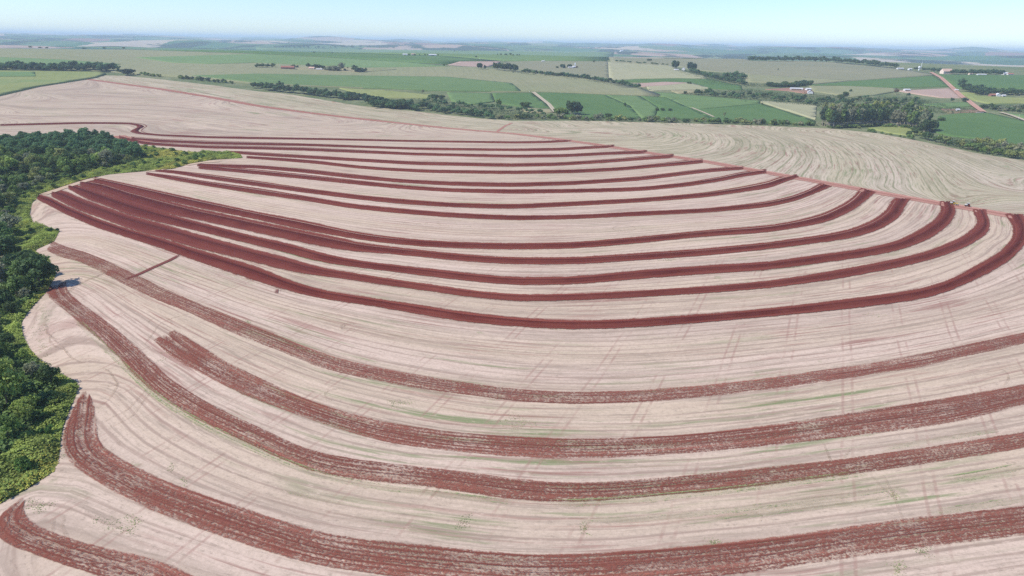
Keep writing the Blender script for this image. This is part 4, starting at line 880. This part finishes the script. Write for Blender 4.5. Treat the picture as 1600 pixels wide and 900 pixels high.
belt([(1418,213),(1450,219),(1475,226),(1500,231),(1530,239),(1560,244),(1604,251)], 34, (8, 14), 'far', 'broadleaf_tree', 'bushy tree of the right hand hedge at the stubble edge', 'tree', 'trees of the right hand hedge', (MID, DARK, OLIVE, DARK), 3.0)
belt([(1520,228),(1560,234),(1604,241)], 16, (9, 15), 'far', 'broadleaf_tree', 'light olive tree of the back row in the right hand hedge', 'tree', 'back row trees of the right hand hedge', (OLIVE, OLIVE, GREY), 5.0)
belt([(1340,201),(1360,206),(1385,211),(1415,216)], 9, (2.5, 4.5), 'shrub', 'shrub', 'small shrub on the grass edge before the yellow green patch', 'shrub', 'shrubs before the yellow green patch', (MID, OLIVE), 0.8)
belt([(1466,190),(1476,189)], 4, (4, 7), 'shrub', 'shrub', 'low shrub at the right foot of the eucalyptus grove', 'shrub', 'shrubs at the right foot of the grove', (DARK,), 1.0)
belt([(958,98),(985,99.5),(1010,101.5),(1044,104)], 14, (3, 4.5), 'flat', 'broadleaf_tree', 'brownish small tree of the thin row on the pale far field', 'tree', 'trees of the thin row on the pale far field', (RUST, GREY, DARK), 0.3)
belt([(430,75),(500,75.5),(560,74),(620,76)], 30, (2.4, 4), 'far', 'broadleaf_tree', 'bluish tree of the long far wood below the horizon', 'tree', 'trees of the long far wood', (DARK,), 0.2)
belt([(776,86.5),(815,87.5)], 8, (2.5, 4), 'far', 'broadleaf_tree', 'small bluish tree of the short far row behind the pink field', 'tree', 'trees of the short far row', (DARK,), 0.2)
belt([(630,87),(690,87)], 10, (1.8, 3), 'far', 'broadleaf_tree', 'tiny tree around the distant white farm buildings', 'tree', 'trees around the distant white farm', (DARK,), 0.3)
# eucalyptus groves
EUCL = [(1282,196),(1300,200),(1330,198.5),(1360,197),(1390,197.5),(1420,200),(1445,206)]
belt(EUCL, 84, (28, 32), 'euc', 'eucalyptus_tree', 'tall pale trunked eucalyptus in the front row of the long grove', 'tree', 'front row of the long eucalyptus grove', (DARK, MID, BLUE, GREY), 1.0, (0.9, 1.2))
belt([(x+4, y-4) for x, y in EUCL], 90, (28, 32), 'euc', 'eucalyptus_tree', 'tall eucalyptus deep inside the long grove', 'tree', 'inner trees of the long eucalyptus grove', (DARK, MID, OLIVE, GREY), 3.5, (0.9, 1.25))
belt([(1284,197),(1300,201),(1330,199.5),(1360,198),(1390,198.5),(1420,201),(1440,206)], 30, (3, 6), 'shrub', 'shrub', 'low shrub along the foot of the long eucalyptus grove', 'shrub', 'shrubs along the foot of the grove', (DARK, MID), 1.0, (1.2, 1.7))
belt([(1440,208),(1452,207),(1460,205)], 7, (15, 24), 'far', 'broadleaf_tree', 'dark tree closing the right end of the eucalyptus grove', 'tree', 'dark trees at the right end of the grove', (DARK, BLUE), 2.0, (0.7, 0.9))
belt([(886,180),(907,180.5)], 13, (19, 23), 'euc', 'eucalyptus_tree', 'tall tree of the dark compact clump in the green crops', 'tree', 'trees of the compact dark clump', (DARK, BLUE), 1.5, (1.0, 1.3))
belt([(871,178),(884,179.5)], 5, (7, 11), 'round', 'bush', 'bush at the left foot of the dark compact clump', 'bush', 'bushes at the foot of the clump', (DARK, MID), 0.6)
belt([(746,109),(752,109)], 4, (10, 12), 'euc', 'eucalyptus_tree', 'tall tree of the small left clump by the pink field', 'tree', 'tall trees of the small left clump', (BLUE,), 0.4, (1.0, 1.3))
belt([(756,109.5),(759,109.5)], 2, (8, 10), 'euc', 'eucalyptus_tree', 'tall slim tree just right of the small clump by the pink field', 'tree', 'slim trees by the small clump', (BLUE,), 0.3)
belt([(771,111),(790,112.5),(809,114)], 22, (11, 14), 'euc', 'eucalyptus_tree', 'tall tree of the bluish grove right of the pink field', 'tree', 'tall trees of the bluish grove', (BLUE, DARK), 1.0, (0.9, 1.3))
belt([(1050,109),(1059,109)], 6, (13, 15), 'euc', 'eucalyptus_tree', 'tall tree of the left one of the two tall groves', 'tree', 'trees of the left tall grove', (BLUE, DARK), 0.8, (1.0, 1.3))
belt([(1074,112),(1086,112.5)], 8, (13, 15.5), 'euc', 'eucalyptus_tree', 'tall tree of the right one of the two tall groves', 'tree', 'trees of the right tall grove', (BLUE,), 0.8, (1.0, 1.3))
LONE = [ # kind, x, y, height px, width factor, tone, label
 ('round',200,117,9.5,1.7,(0.035, 0.062, 0.03),'very dark round tree alone at the upper corner of the stubble'), ('far',185,112.5,7,0.8,DARK,'small upright tree beside the dark round tree'),
 ('flat',47,69,5,0.9,DARK,'lone flat topped tree on the left skyline of the corn hill'), ('flat',62,69.5,4,1.2,DARK,'left tree of the touching pair on the corn hill skyline'), ('flat',72.5,70,3.8,1.3,DARK,'right tree of the touching pair on the corn hill skyline'),
 ('flat',131,72.5,3,2.2,DARK,'wide low tree on the corn hill skyline'), ('flat',163,73,4.2,1.2,DARK,'umbrella shaped tree on the corn hill skyline left of the last one'), ('flat',193,74.3,4.2,1.2,DARK,'umbrella shaped tree farthest right on the corn hill skyline'),
 ('far',403,106,6,1.1,DARK,'leftmost dark tree of the far farmstead'), ('far',411,106,6.5,1.1,DARK,'second dark tree from the left end of the far farmstead'), ('far',418,106,6,1.0,BLUE,'dark tree left of the rust roofed barn'), ('far',427,105.5,6,1.0,DARK,'dark tree next to the left gable of the rust roofed barn'),
 ('far',459,106.5,5.5,1,DARK,'small tree just right of the rust roofed barn'), ('far',465,106.5,5,1,DARK,'small tree standing in the gap before the bare farm yard'), ('far',481.5,107,8,0.8,DARK,'upright tree left of the pink farmhouse'),
 ('far',493,108.5,8,1.0,BLUE,'dark tree behind the pink farmhouse'), ('far',499.5,108.5,8.5,1.0,BLUE,'dark tree behind the low white shed'), ('far',505,109,7.5,1.0,BLUE,'dark tree right of the low white shed'),
 ('round',515,111,7,1.0,GREY,'greyish round tree in the middle of the farmstead'), ('round',524,111.5,8,1.1,GREY,'wide greyish tree in the middle of the farmstead'), ('far',533.5,111.5,13.5,0.6,GREY,'tallest tree of the far farmstead'), ('far',539,111.5,5,1,MID,'small tree between the tallest tree and the palm'),
 ('far',555,113,10,0.85,DARK,'dark tree right of the palm at the farmstead'), ('round',562,113.5,7,1.0,BLUE,'dark round tree near the right end of the farmstead'), ('far',571,113,6.5,0.8,DARK,'last tree at the right end of the farmstead'),
 ('bare',660,147,8,1.4,GREY,'grey sparse tree at the corner of the yellow green field'), ('round',679,156,9,1.0,DARK,'left dark tree of the pair above the stream belt'), ('round',690,156,8,1.0,DARK,'right dark tree of the pair above the stream belt'),
 ('far',779,166,12,0.9,MID,'upright green tree by the field track above the stream belt'), ('round',821,168,9,1.5,DARK,'wide dark bush beside the bare patch'), ('far',976.5,167.5,8,0.6,DARK,'lone tree in the middle of the green crops'),
 ('round',950,184.5,8,1.1,DARK,'dark tree standing over the shrub row below the compact clump'), ('round',1026.5,173.5,5,0.9,DARK,'left small tree of three in the green crops'), ('round',1035,173.5,5.2,0.9,DARK,'middle small tree of three in the green crops'), ('round',1046.5,173.5,4.6,1.1,DARK,'right small tree of three in the green crops'),
 ('far',927.7,98,4.5,0.9,DARK,'lone small tree on the boundary of the grey corn'), ('round',880,106.8,7,1.0,BLUE,'largest tree of the small white farm in the grey corn'), ('round',889,106,6,1.0,BLUE,'second tree of the small white farm in the grey corn'), ('round',871,106.8,3.6,1.0,DARK,'small tree left of the white farm in the grey corn'), ('round',900.5,106.5,3.6,1.0,RUST,'small brownish tree right of the white tower'),
 ('round',1014,95.5,4,1.4,BLUE,'wide dark tree on the hill before the bare far soil'), ('bare',1131.5,185.5,12,0.8,GREY,'lone open crowned tree on the lower green crop'), ('far',1190.7,164,4,0.8,DARK,'small tree at the tip of the pale ripe crop'), ('bare',1215,111.5,5.5,1.0,GREY,'lone faint tree on the corn hill left of the crest row'),
 ('round',1077.5,131.5,4.2,1.3,DARK,'small dark bush on the edge of the pale ripe crop'), ('bare',1158,159,13,1.0,GREY,'grey half bare tree above the dark green crop'), ('round',1070,146.5,4.6,0.9,DARK,'small bush at the left start of the scrub row'), ('far',1400,147,9.5,0.9,RUST,'reddish brown tree above the valley scrub'),
 ('far',1487,159.5,7.5,0.8,DARK,'lone tree left of the dirt road bend'), ('round',1507,158.5,6.5,1.1,BLUE,'dark bush touching the dirt road bend'), ('far',1329,144,5,1.0,DARK,'upper end tree of the slanting hedge behind the eucalyptus grove'), ('round',1321,150,7,0.9,DARK,'middle tree of the slanting hedge behind the eucalyptus grove'), ('round',1314,155,8,1.1,DARK,'lower end tree of the slanting hedge behind the eucalyptus grove'),
 ('round',1362,206.5,6,0.9,MID,'small round tree before the front of the eucalyptus grove'), ('far',491,83,3,1,DARK,'tiny lone tree on the dark green far field'), ('far',519,84,2.6,1,DARK,'tiny lone tree right of its neighbour on the dark green far field'),
 ('round',1423,217,8,1.0,MID,'first bush of the right hand hedge'), ('far',694,103.5,3.4,1.4,DARK,'dark bush at the left tip of the pink field'), ('far',744,90.5,4.0,1.0,DARK,'tiny dark tree behind the pink field'), ('far',710,81.5,3.4,0.8,DARK,'faint lone tree far behind the pink field'),
]
for kd, u, v, hp, wd, tn, lab in LONE:
    p = P2([(u, v)], 'skyline' in lab or 'corn' in lab)[0]; big = 'bush' if 'bush' in lab else 'tree'
    if 'farmstead' in lab or 'farmhouse' in lab or 'barn' in lab: hp, wd = hp*1.15, wd*1.4
    plant(kd, 'bush' if big == 'bush' else 'broadleaf_tree', lab, big, p[0], p[1], hp/pxm(*p), tn, None, wd)
fo = link('distant_trees', mesh_np('distant_trees', np.vstack(FARV), np.vstack(FARF), M_LEAF, attrs={'tone': ('FACE', np.concatenate(FART))})); fo.color = (0.068, 0.125, 0.055, 1)
tag(fo, 'mass of smaller far trees in belts, farm groves and the back of the left wood', 'trees', None, 'stuff')
# palm at the farmstead
p = P2([(543.5,112)])[0]; s = 8.5/pxm(*p)/12
t = thing('palm_tree', 'palm with drooping fronds between the trees of the far farmstead', 'palm', (p[0], p[1], float(H(*p))), 0, s)
link('trunk', mesh_np('trunk', *tube([(0,0,-0.5),(0.1,0,5),(0,0,9.5)], [0.35,0.27,0.22]), M_BARK, True), t)
fr = []
for i in range(16):
    a = i*2*math.pi/16+0.1*(i % 3); e = 0.9 if i % 2 else 0.35; C0 = np.array([0, 0, 9.5]); pts = []
    for q in np.linspace(0, 1, 6): pts.append(C0+np.array([math.cos(a)*3.6*q, math.sin(a)*3.6*q, 2.2*e*q*1.4-2.9*q*q]))
    sd_ = np.array([-math.sin(a), math.cos(a), 0])
    for q in range(5):
        w0, w1 = 0.55*(1-abs(q/5-0.4)), 0.55*(1-abs((q+1)/5-0.4))
        fr.append((np.array([pts[q]-sd_*w0, pts[q]+sd_*w0, pts[q+1]+sd_*w1, pts[q+1]-sd_*w1]), np.array([[0, 1, 2, 3]])))
V, F = join(fr); cr = link('crown', mesh_np('crown', V, F, M_LEAF, attrs={'tone': ('FACE', np.full(len(F), 0.5))}), t); cr.color = (*DARK, 1)

# ------------------------------------------------------------------ farm buildings
M_WHITE = plain('white plaster', (0.62, 0.61, 0.59), 0.8, 0.06); M_CREAM = plain('cream plaster', (0.70, 0.58, 0.48), 0.8, 0.08); M_TIN = plain('pale sheet roof', (0.60, 0.60, 0.60), 0.5, 0.08)
M_RUST = plain('rust red roof', (0.30, 0.13, 0.095), 0.8, 0.2); M_TILE = plain('faded clay tiles', (0.55, 0.37, 0.28), 0.8, 0.15); M_DOOR = plain('brown door', (0.16, 0.10, 0.07), 0.7); M_WIN = plain('dark window pane', (0.05, 0.06, 0.07), 0.2); M_CONC = plain('pale concrete', (0.62, 0.60, 0.56), 0.8, 0.08); M_BRICK = plain('red brown boards', (0.25, 0.13, 0.10), 0.8, 0.15); M_METAL = plain('white painted steel', (0.75, 0.76, 0.77), 0.4, 0.05)
def box(c, s):
    c, s = np.array(c, float), np.array(s, float)/2
    v = np.array([(x, y, z) for z in (-1, 1) for x, y in ((-1, -1), (1, -1), (1, 1), (-1, 1))])*s+c
    return v, np.array([(0, 3, 2, 1), (4, 5, 6, 7), (0, 1, 5, 4), (1, 2, 6, 5), (2, 3, 7, 6), (3, 0, 4, 7)])
def prism(prof, x0, x1):
    """closed YZ outline pushed along X"""
    n = len(prof); V = np.array([(x, y, z) for x in (x0, x1) for y, z in prof]); F = [(i, (i+1) % n, n+(i+1) % n, n+i) for i in range(n)]
    for k in range(1, n-1):
        F.append((0, k+1, k, k)); F.append((n, n+k, n+k+1, n+k+1))
    return V, F
def poly_mesh(name, V, F, mat):
    me = bpy.data.meshes.new(name); me.from_pydata([tuple(v) for v in V], [], [tuple(dict.fromkeys(map(int, f))) for f in F]); me.materials.append(mat); me.update(); return me
def building(name, label, cat, u, v, w, d, h, rh, wall, roof, rz, windows=2, doors=1, chimney=False, z=0.0):
    p = P2([(u, v)], v > 100)[0]; t = thing(name, label, cat, (p[0], p[1], float(H(*p))+z), rz)
    prof = [(-d/2, -1.5), (d/2, -1.5), (d/2, h), (0, h+rh), (-d/2, h)]
    link('wall', poly_mesh('wall', *prism(prof, -w/2, w/2), wall), t)
    o_ = 0.5; k = rh/(d/2); th = 0.18
    pr = [(-d/2-o_, h-k*o_+0.02), (0, h+rh+0.02), (d/2+o_, h-k*o_+0.02), (d/2+o_, h-k*o_+th), (0, h+rh+th), (-d/2-o_, h-k*o_+th)]
    V = np.array([(x, y, zz) for x in (-w/2-o_, w/2+o_) for y, zz in pr]); F = [(i, (i+1) % 6, 6+(i+1) % 6, 6+i) for i in range(6)] + [(0, 5, 4, 1), (1, 4, 3, 2), (6, 7, 10, 11), (7, 8, 9, 10)]
    r = link('roof', poly_mesh('roof', V, F, roof), t)
    if chimney: link('chimney', poly_mesh('chimney', *box((w*0.25, d*0.2, h+rh*0.9), (0.7, 0.7, 1.6)), M_BRICK), r)
    n = windows+doors; xs = np.linspace(-w/2, w/2, n+2)[1:-1] if n else []
    for i, x in enumerate(xs):
        if i < doors: link('door', poly_mesh('door', *box((x, -d/2-0.03, min(h, 2.3)/2-0.05), (1.4 if windows else w/(n+1.5), 0.1, min(h, 2.3))), M_DOOR), t)
        else: link('window', poly_mesh('window', *box((x, -d/2-0.03, h*0.55), (1.5, 0.1, 1.1)), M_WIN), t)
    return t
B_ = building
B_('barn', 'long barn with rust red roof and walls at the far farmstead', 'barn', 450, 108.5, 30, 11, 5, 3.0, M_BRICK, M_RUST, 0.1, 0, 2)
B_('farmhouse', 'small pale house against the right end of the rust roofed barn', 'house', 454, 106.8, 9, 7, 3.2, 2, M_WHITE, M_TILE, 0.3)
B_('farmhouse', 'pink farmhouse with clay roof among the far farmstead trees', 'house', 487.5, 109, 13, 9, 4, 2.6, M_CREAM, M_TILE, -0.1, 3, 1, True)
B_('shed', 'low white roofed shed right of the pink farmhouse', 'shed', 499, 109.8, 14, 7, 2.6, 1.2, M_CONC, M_TIN, 0.05, 0, 3)
for u, v, w, lab in ((633, 86.8, 16, 'leftmost tiny building of the distant white farm'), (646, 86.6, 14, 'middle tiny building of the distant white farm with a pinkish roof'), (676, 87.4, 26, 'bright white shed farthest right of the distant white farm')):
    B_('shed', lab, 'shed', u, v, w, 10, 4, 2, M_WHITE, M_TILE if 'pink' in lab else M_TIN, 0.1, 0, 1)
B_('farmhouse', 'small white house right under the white tower in the grey corn', 'house', 897, 106.5, 8, 7, 4, 2, M_WHITE, M_TIN, 0.4)
B_('shed', 'low pale shed between the trees and the white tower', 'shed', 891.5, 106.8, 13, 7, 3, 1.2, M_WHITE, M_TIN, 0.1, 0, 2)
B_('shed', 'tiny white shed alone on the far left boundary of the grey corn', 'shed', 848.5, 96.8, 9, 6, 3, 1.2, M_WHITE, M_TIN, 0.2, 0, 1)
B_('warehouse', 'large bright white warehouse far off before the blue hills', 'warehouse', 971, 80.5, 34, 22, 8, 7, M_WHITE, M_TIN, 0.5, 0, 2)
B_('farmhouse', 'white gabled house between the two tall groves', 'house', 1067.7, 110, 8, 8, 5, 3, M_WHITE, M_TIN, 1.2)
B_('shed', 'low pale roof at the foot of the left tall grove', 'shed', 1056.5, 110.3, 12, 7, 2.4, 1.2, M_CONC, M_TIN, 0.1, 0, 2)
B_('shed', 'long low white roofed shed on the red yard below the bushes', 'shed', 1244, 140.3, 24, 9, 2.6, 1.4, M_CONC, M_TIN, -0.25, 0, 4)
B_('shed', 'small white hut right of the long low shed', 'shed', 1262.5, 141, 10, 7, 2.6, 1.6, M_WHITE, M_TIN, 0.2, 1, 1)
B_('shed', 'white round shouldered shed at the lower corner of the red yard', 'shed', 1265.5, 146, 9, 9, 3.4, 2.2, M_WHITE, M_TIN, 1.35, 0, 1)
B_('shed', 'long white shed at the right end of the crest tree row', 'shed', 1406, 108.6, 18, 8, 3, 1.5, M_WHITE, M_TIN, 0.1, 0, 2)
B_('shed', 'short white shed left of the water tower', 'shed', 1421.5, 109.3, 9, 7, 3, 1.5, M_WHITE, M_TIN, 0.1, 0, 1)
B_('farmhouse', 'large pale gabled farmhouse at the top end of the dirt road', 'house', 1478, 115, 26, 14, 6, 6, M_CREAM, M_TILE, 0.15, 4, 1, True)
B_('shed', 'flat pale shed in front of the dark tree row', 'shed', 1533, 118, 22, 8, 2.6, 1.2, M_WHITE, M_TIN, 0.0, 0, 3)
B_('shed', 'small pale shed half hidden in the dark tree row', 'shed', 1516, 116.8, 9, 6, 3, 1.4, M_CREAM, M_TILE, 0.1, 0, 1)
B_('farmhouse', 'white house second from the right end of the far tree row', 'house', 1570, 117, 13, 9, 4, 2.4, M_WHITE, M_TIN, 0.1)
B_('farmhouse', 'white house with brown roof at the right end of the far tree row', 'house', 1578, 117.6, 13, 8, 3.2, 2.2, M_WHITE, M_RUST, -0.1)
B_('shed', 'white shed above the bare pink field', 'shed', 1416.5, 142.3, 12, 6, 3, 1.2, M_WHITE, M_TIN, 0.1, 0, 2)
B_('shed', 'small white roadside hut by the dirt road', 'shed', 1494, 142.2, 7, 5, 2.4, 1, M_WHITE, M_TIN, 0.1, 1, 1)
B_('farmhouse', 'rust roofed farmhouse in front of the dark grove', 'house', 1550.5, 150.8, 12, 8, 3, 2, M_BRICK, M_RUST, 0.1, 2, 1)
B_('farmhouse', 'white gabled house joined to the right of the rust roofed farmhouse', 'house', 1558.5, 151, 7, 7, 3.6, 2.6, M_WHITE, M_TIN, 1.45)
B_('shed', 'low white shed right of the white gabled house', 'shed', 1567.5, 151.2, 6, 5, 2.6, 1.2, M_WHITE, M_TIN, 0.0, 0, 1)
B_('shed', 'tiny white shed on the red patch below the crop strip', 'shed', 1496, 173.3, 5, 4, 2.4, 1, M_WHITE, M_TIN, 0.0, 0, 1)
# bridge parapet at the foot of the dirt road
p = P2([(1531, 176.5)])[0]; t = thing('bridge_parapet', 'low pale concrete parapet where the dirt road meets the green crop', 'parapet', (p[0], p[1], float(H(*p))), 0.05)
link('rail', poly_mesh('rail', *box((0, 0, 1.0), (12, 0.4, 0.6)), M_CONC), t)
for x in (-5.4, -1.8, 1.8, 5.4): link('post', poly_mesh('post', *box((x, 0, 0.1), (0.5, 0.5, 1.75)), M_CONC), t)
# water tower, masts, pole
def lathe(prof, k=14):
    V = [(r*math.cos(2*math.pi*j/k), r*math.sin(2*math.pi*j/k), z) for r, z in prof for j in range(k)]
    F = [(i*k+j, i*k+(j+1) % k, (i+1)*k+(j+1) % k, (i+1)*k+j) for i in range(len(prof)-1) for j in range(k)]
    return np.array(V), np.array(F)
p = P2([(1435.5, 110)], True)[0]; t = thing('water_tower', 'squat white water tower on the far crest', 'water tower', (p[0], p[1], float(H(*p))))
link('column', poly_mesh('column', *lathe([(1.3,-1),(1.3,3),(1.1,6)]), M_METAL), t); link('tank', poly_mesh('tank', *lathe([(1.1,5.8),(3.0,7.2),(3.0,10),(1.6,11.2),(0.05,11.5)]), M_METAL), t)
def mast(u, v, h, lab):
    p = P2([(u, v)], True)[0]; t = thing('antenna_mast', lab, 'mast', (p[0], p[1], float(H(*p))))
    legs = [tube([(1.0*math.cos(a), 1.0*math.sin(a), -0.5), (0.35*math.cos(a), 0.35*math.sin(a), h)], [0.22, 0.16], 6) for a in (0.5, 2.6, 4.7)]
    br = []
    for i in range(9):
        z0, z1 = h*i/9, h*(i+1)/9; r0_, r1_ = 1.0-0.65*i/9, 1.0-0.65*(i+1)/9
        for a, b_ in ((0.5, 2.6), (2.6, 4.7), (4.7, 6.78)): br.append(tube([(r0_*math.cos(a), r0_*math.sin(a), z0), (r1_*math.cos(b_), r1_*math.sin(b_), z1)], [0.1, 0.1], 4))
    link('frame', mesh_np('frame', *join(legs+br), M_METAL), t); link('antenna', mesh_np('antenna', *tube([(0, 0, h-0.5), (0, 0, h+3)], [0.15, 0.06], 6), M_METAL), t)
mast(1438.5, 109.5, 21, 'thin white mast rising behind the water tower'); 
p = P2([(898.5, 106.2)])[0]; t = thing('water_tower', 'slim white tower of the small farm in the grey corn', 'water tower', (p[0], p[1], float(H(*p))))
link('column', poly_mesh('column', *lathe([(0.9,-1),(0.8,8)]), M_METAL), t); link('tank', poly_mesh('tank', *lathe([(0.8,7.8),(1.5,8.4),(1.5,13),(0.05,13.8)]), M_METAL), t)
p = P2([(1591.5, 186)])[0]; t = thing('utility_pole', 'pale pole standing beside the pale dirt road', 'pole', (p[0], p[1], float(H(*p))))
link('post', mesh_np('post', *tube([(0, 0, -1), (0, 0, 7)], [0.22, 0.16], 8), M_CONC, True), t); link('crossarm', poly_mesh('crossarm', *box((0, 0, 6.4), (2.2, 0.16, 0.16)), M_BARK), t)

# ------------------------------------------------------------------ machines on the road edge
M_YP = plain('yellow paint', (0.62, 0.44, 0.08), 0.4, 0.1); M_RP = plain('dark red paint', (0.30, 0.05, 0.04), 0.4, 0.1); M_TYRE = plain('tyre rubber', (0.025, 0.023, 0.022), 0.9); M_GLASS = plain('tinted cab glass', (0.05, 0.07, 0.08), 0.1); M_STEEL = plain('worn steel', (0.22, 0.20, 0.18), 0.5)
def wheel(t, x, y, r, w, rim):
    c = np.linspace(0, 2*math.pi, 29)[:-1]
    prof = [(r*0.55, -w/2), (r*0.93, -w/2), (r, -w*0.3), (r, w*0.3), (r*0.93, w/2), (r*0.55, w/2)]
    V = [(x+q*math.cos(a), y+z, r+q*math.sin(a)) for q, z in prof for a in c]; n = len(c)
    F = [(i*n+j, i*n+(j+1) % n, (i+1)*n+(j+1) % n, (i+1)*n+j) for i in range(5) for j in range(n)]
    wh = link('wheel', poly_mesh('wheel', V, F, M_TYRE), t)
    pr = [(0.02, -w*0.25), (r*0.3, -w*0.28), (r*0.56, -w*0.42), (r*0.56, w*0.42), (r*0.3, w*0.28), (0.02, w*0.25)]
    V = [(x+q*math.cos(a), y+z, r+q*math.sin(a)) for q, z in pr for a in c]
    link('rim', poly_mesh('rim', V, F, rim), wh)
def tractor(label, u, v, rz, paint, nose):
    p = P2([(u, v)])[0]; t = thing('tractor', label, 'tractor', (p[0], p[1], float(H(*p))+0.18), rz, 0.8)
    body = [box((0.2, 0, 0.95), (3.4, 0.55, 0.5)), box((-0.75, 0, 1.25), (1.2, 0.9, 0.5))]
    link('body', poly_mesh('body', *join(body), M_STEEL), t)
    link('bonnet', poly_mesh('bonnet', *prism([(-0.45, 1.2), (0.45, 1.2), (0.42, 1.75), (0.25, 1.9), (-0.25, 1.9), (-0.42, 1.75)], 0.15, 1.75), nose), t)
    link('cab', poly_mesh('cab', *prism([(-0.75, 1.5), (0.75, 1.5), (0.68, 2.6), (-0.68, 2.6)], -1.25, 0.1), M_GLASS), t)
    link('cab_roof', poly_mesh('cab_roof', *box((-0.58, 0, 2.68), (1.65, 1.6, 0.15)), M_WHITE if nose is M_WHITE else paint), t)
    for s in (-1, 1):
        wheel(t, -0.85, s*0.98, 0.88, 0.5, paint); wheel(t, 1.2, s*0.85, 0.55, 0.36, paint)
        link('fender', poly_mesh('fender', *box((-0.85, s*0.98, 1.86), (1.3, 0.55, 0.1)), paint), t)
    link('exhaust', mesh_np('exhaust', *tube([(0.75, 0.3, 1.85), (0.75, 0.3, 2.75)], [0.06, 0.06], 6), M_STEEL), t)
    return t
tractor('yellow tractor with white bonnet parked on the dirt road edge', 1488, 319.5, math.radians(155), M_YP, M_WHITE)
tractor('dark red tractor with white bonnet parked on the dirt road edge', 1511, 323.0, math.radians(165), M_RP, M_WHITE)
p = P2([(1493, 320.5)])[0]; t = thing('disc_harrow', 'yellow framed disc harrow standing behind the yellow tractor', 'harrow', (p[0], p[1], float(H(*p))+0.18), math.radians(155), 1.1)
link('frame', poly_mesh('frame', *join([box((0, 0, 0.95), (0.15, 3.0, 0.15)), box((-0.9, 0, 0.95), (0.15, 3.0, 0.15)), box((0.2, 0, 0.95), (2.4, 0.15, 0.15)), box((-0.45, 1.2, 0.95), (1.0, 0.12, 0.12)), box((-0.45, -1.2, 0.95), (1.0, 0.12, 0.12))]), M_YP), t)
for xx in (0, -0.9):
    dd = []
    for j in range(9):
        V, F = lathe([(0.02, 0.03), (0.2, 0.0), (0.34, -0.06), (0.2, 0.02), (0.02, 0.05)], 12); V = V[:, [0, 2, 1]]+np.array([xx, -1.3+j*0.325, 0.34]); dd.append((V, F))
    dd.append(box((xx, 0, 0.66), (0.08, 0.12, 0.6)))
    link('disc_gang', poly_mesh('disc_gang', *join(dd), M_STEEL), t)
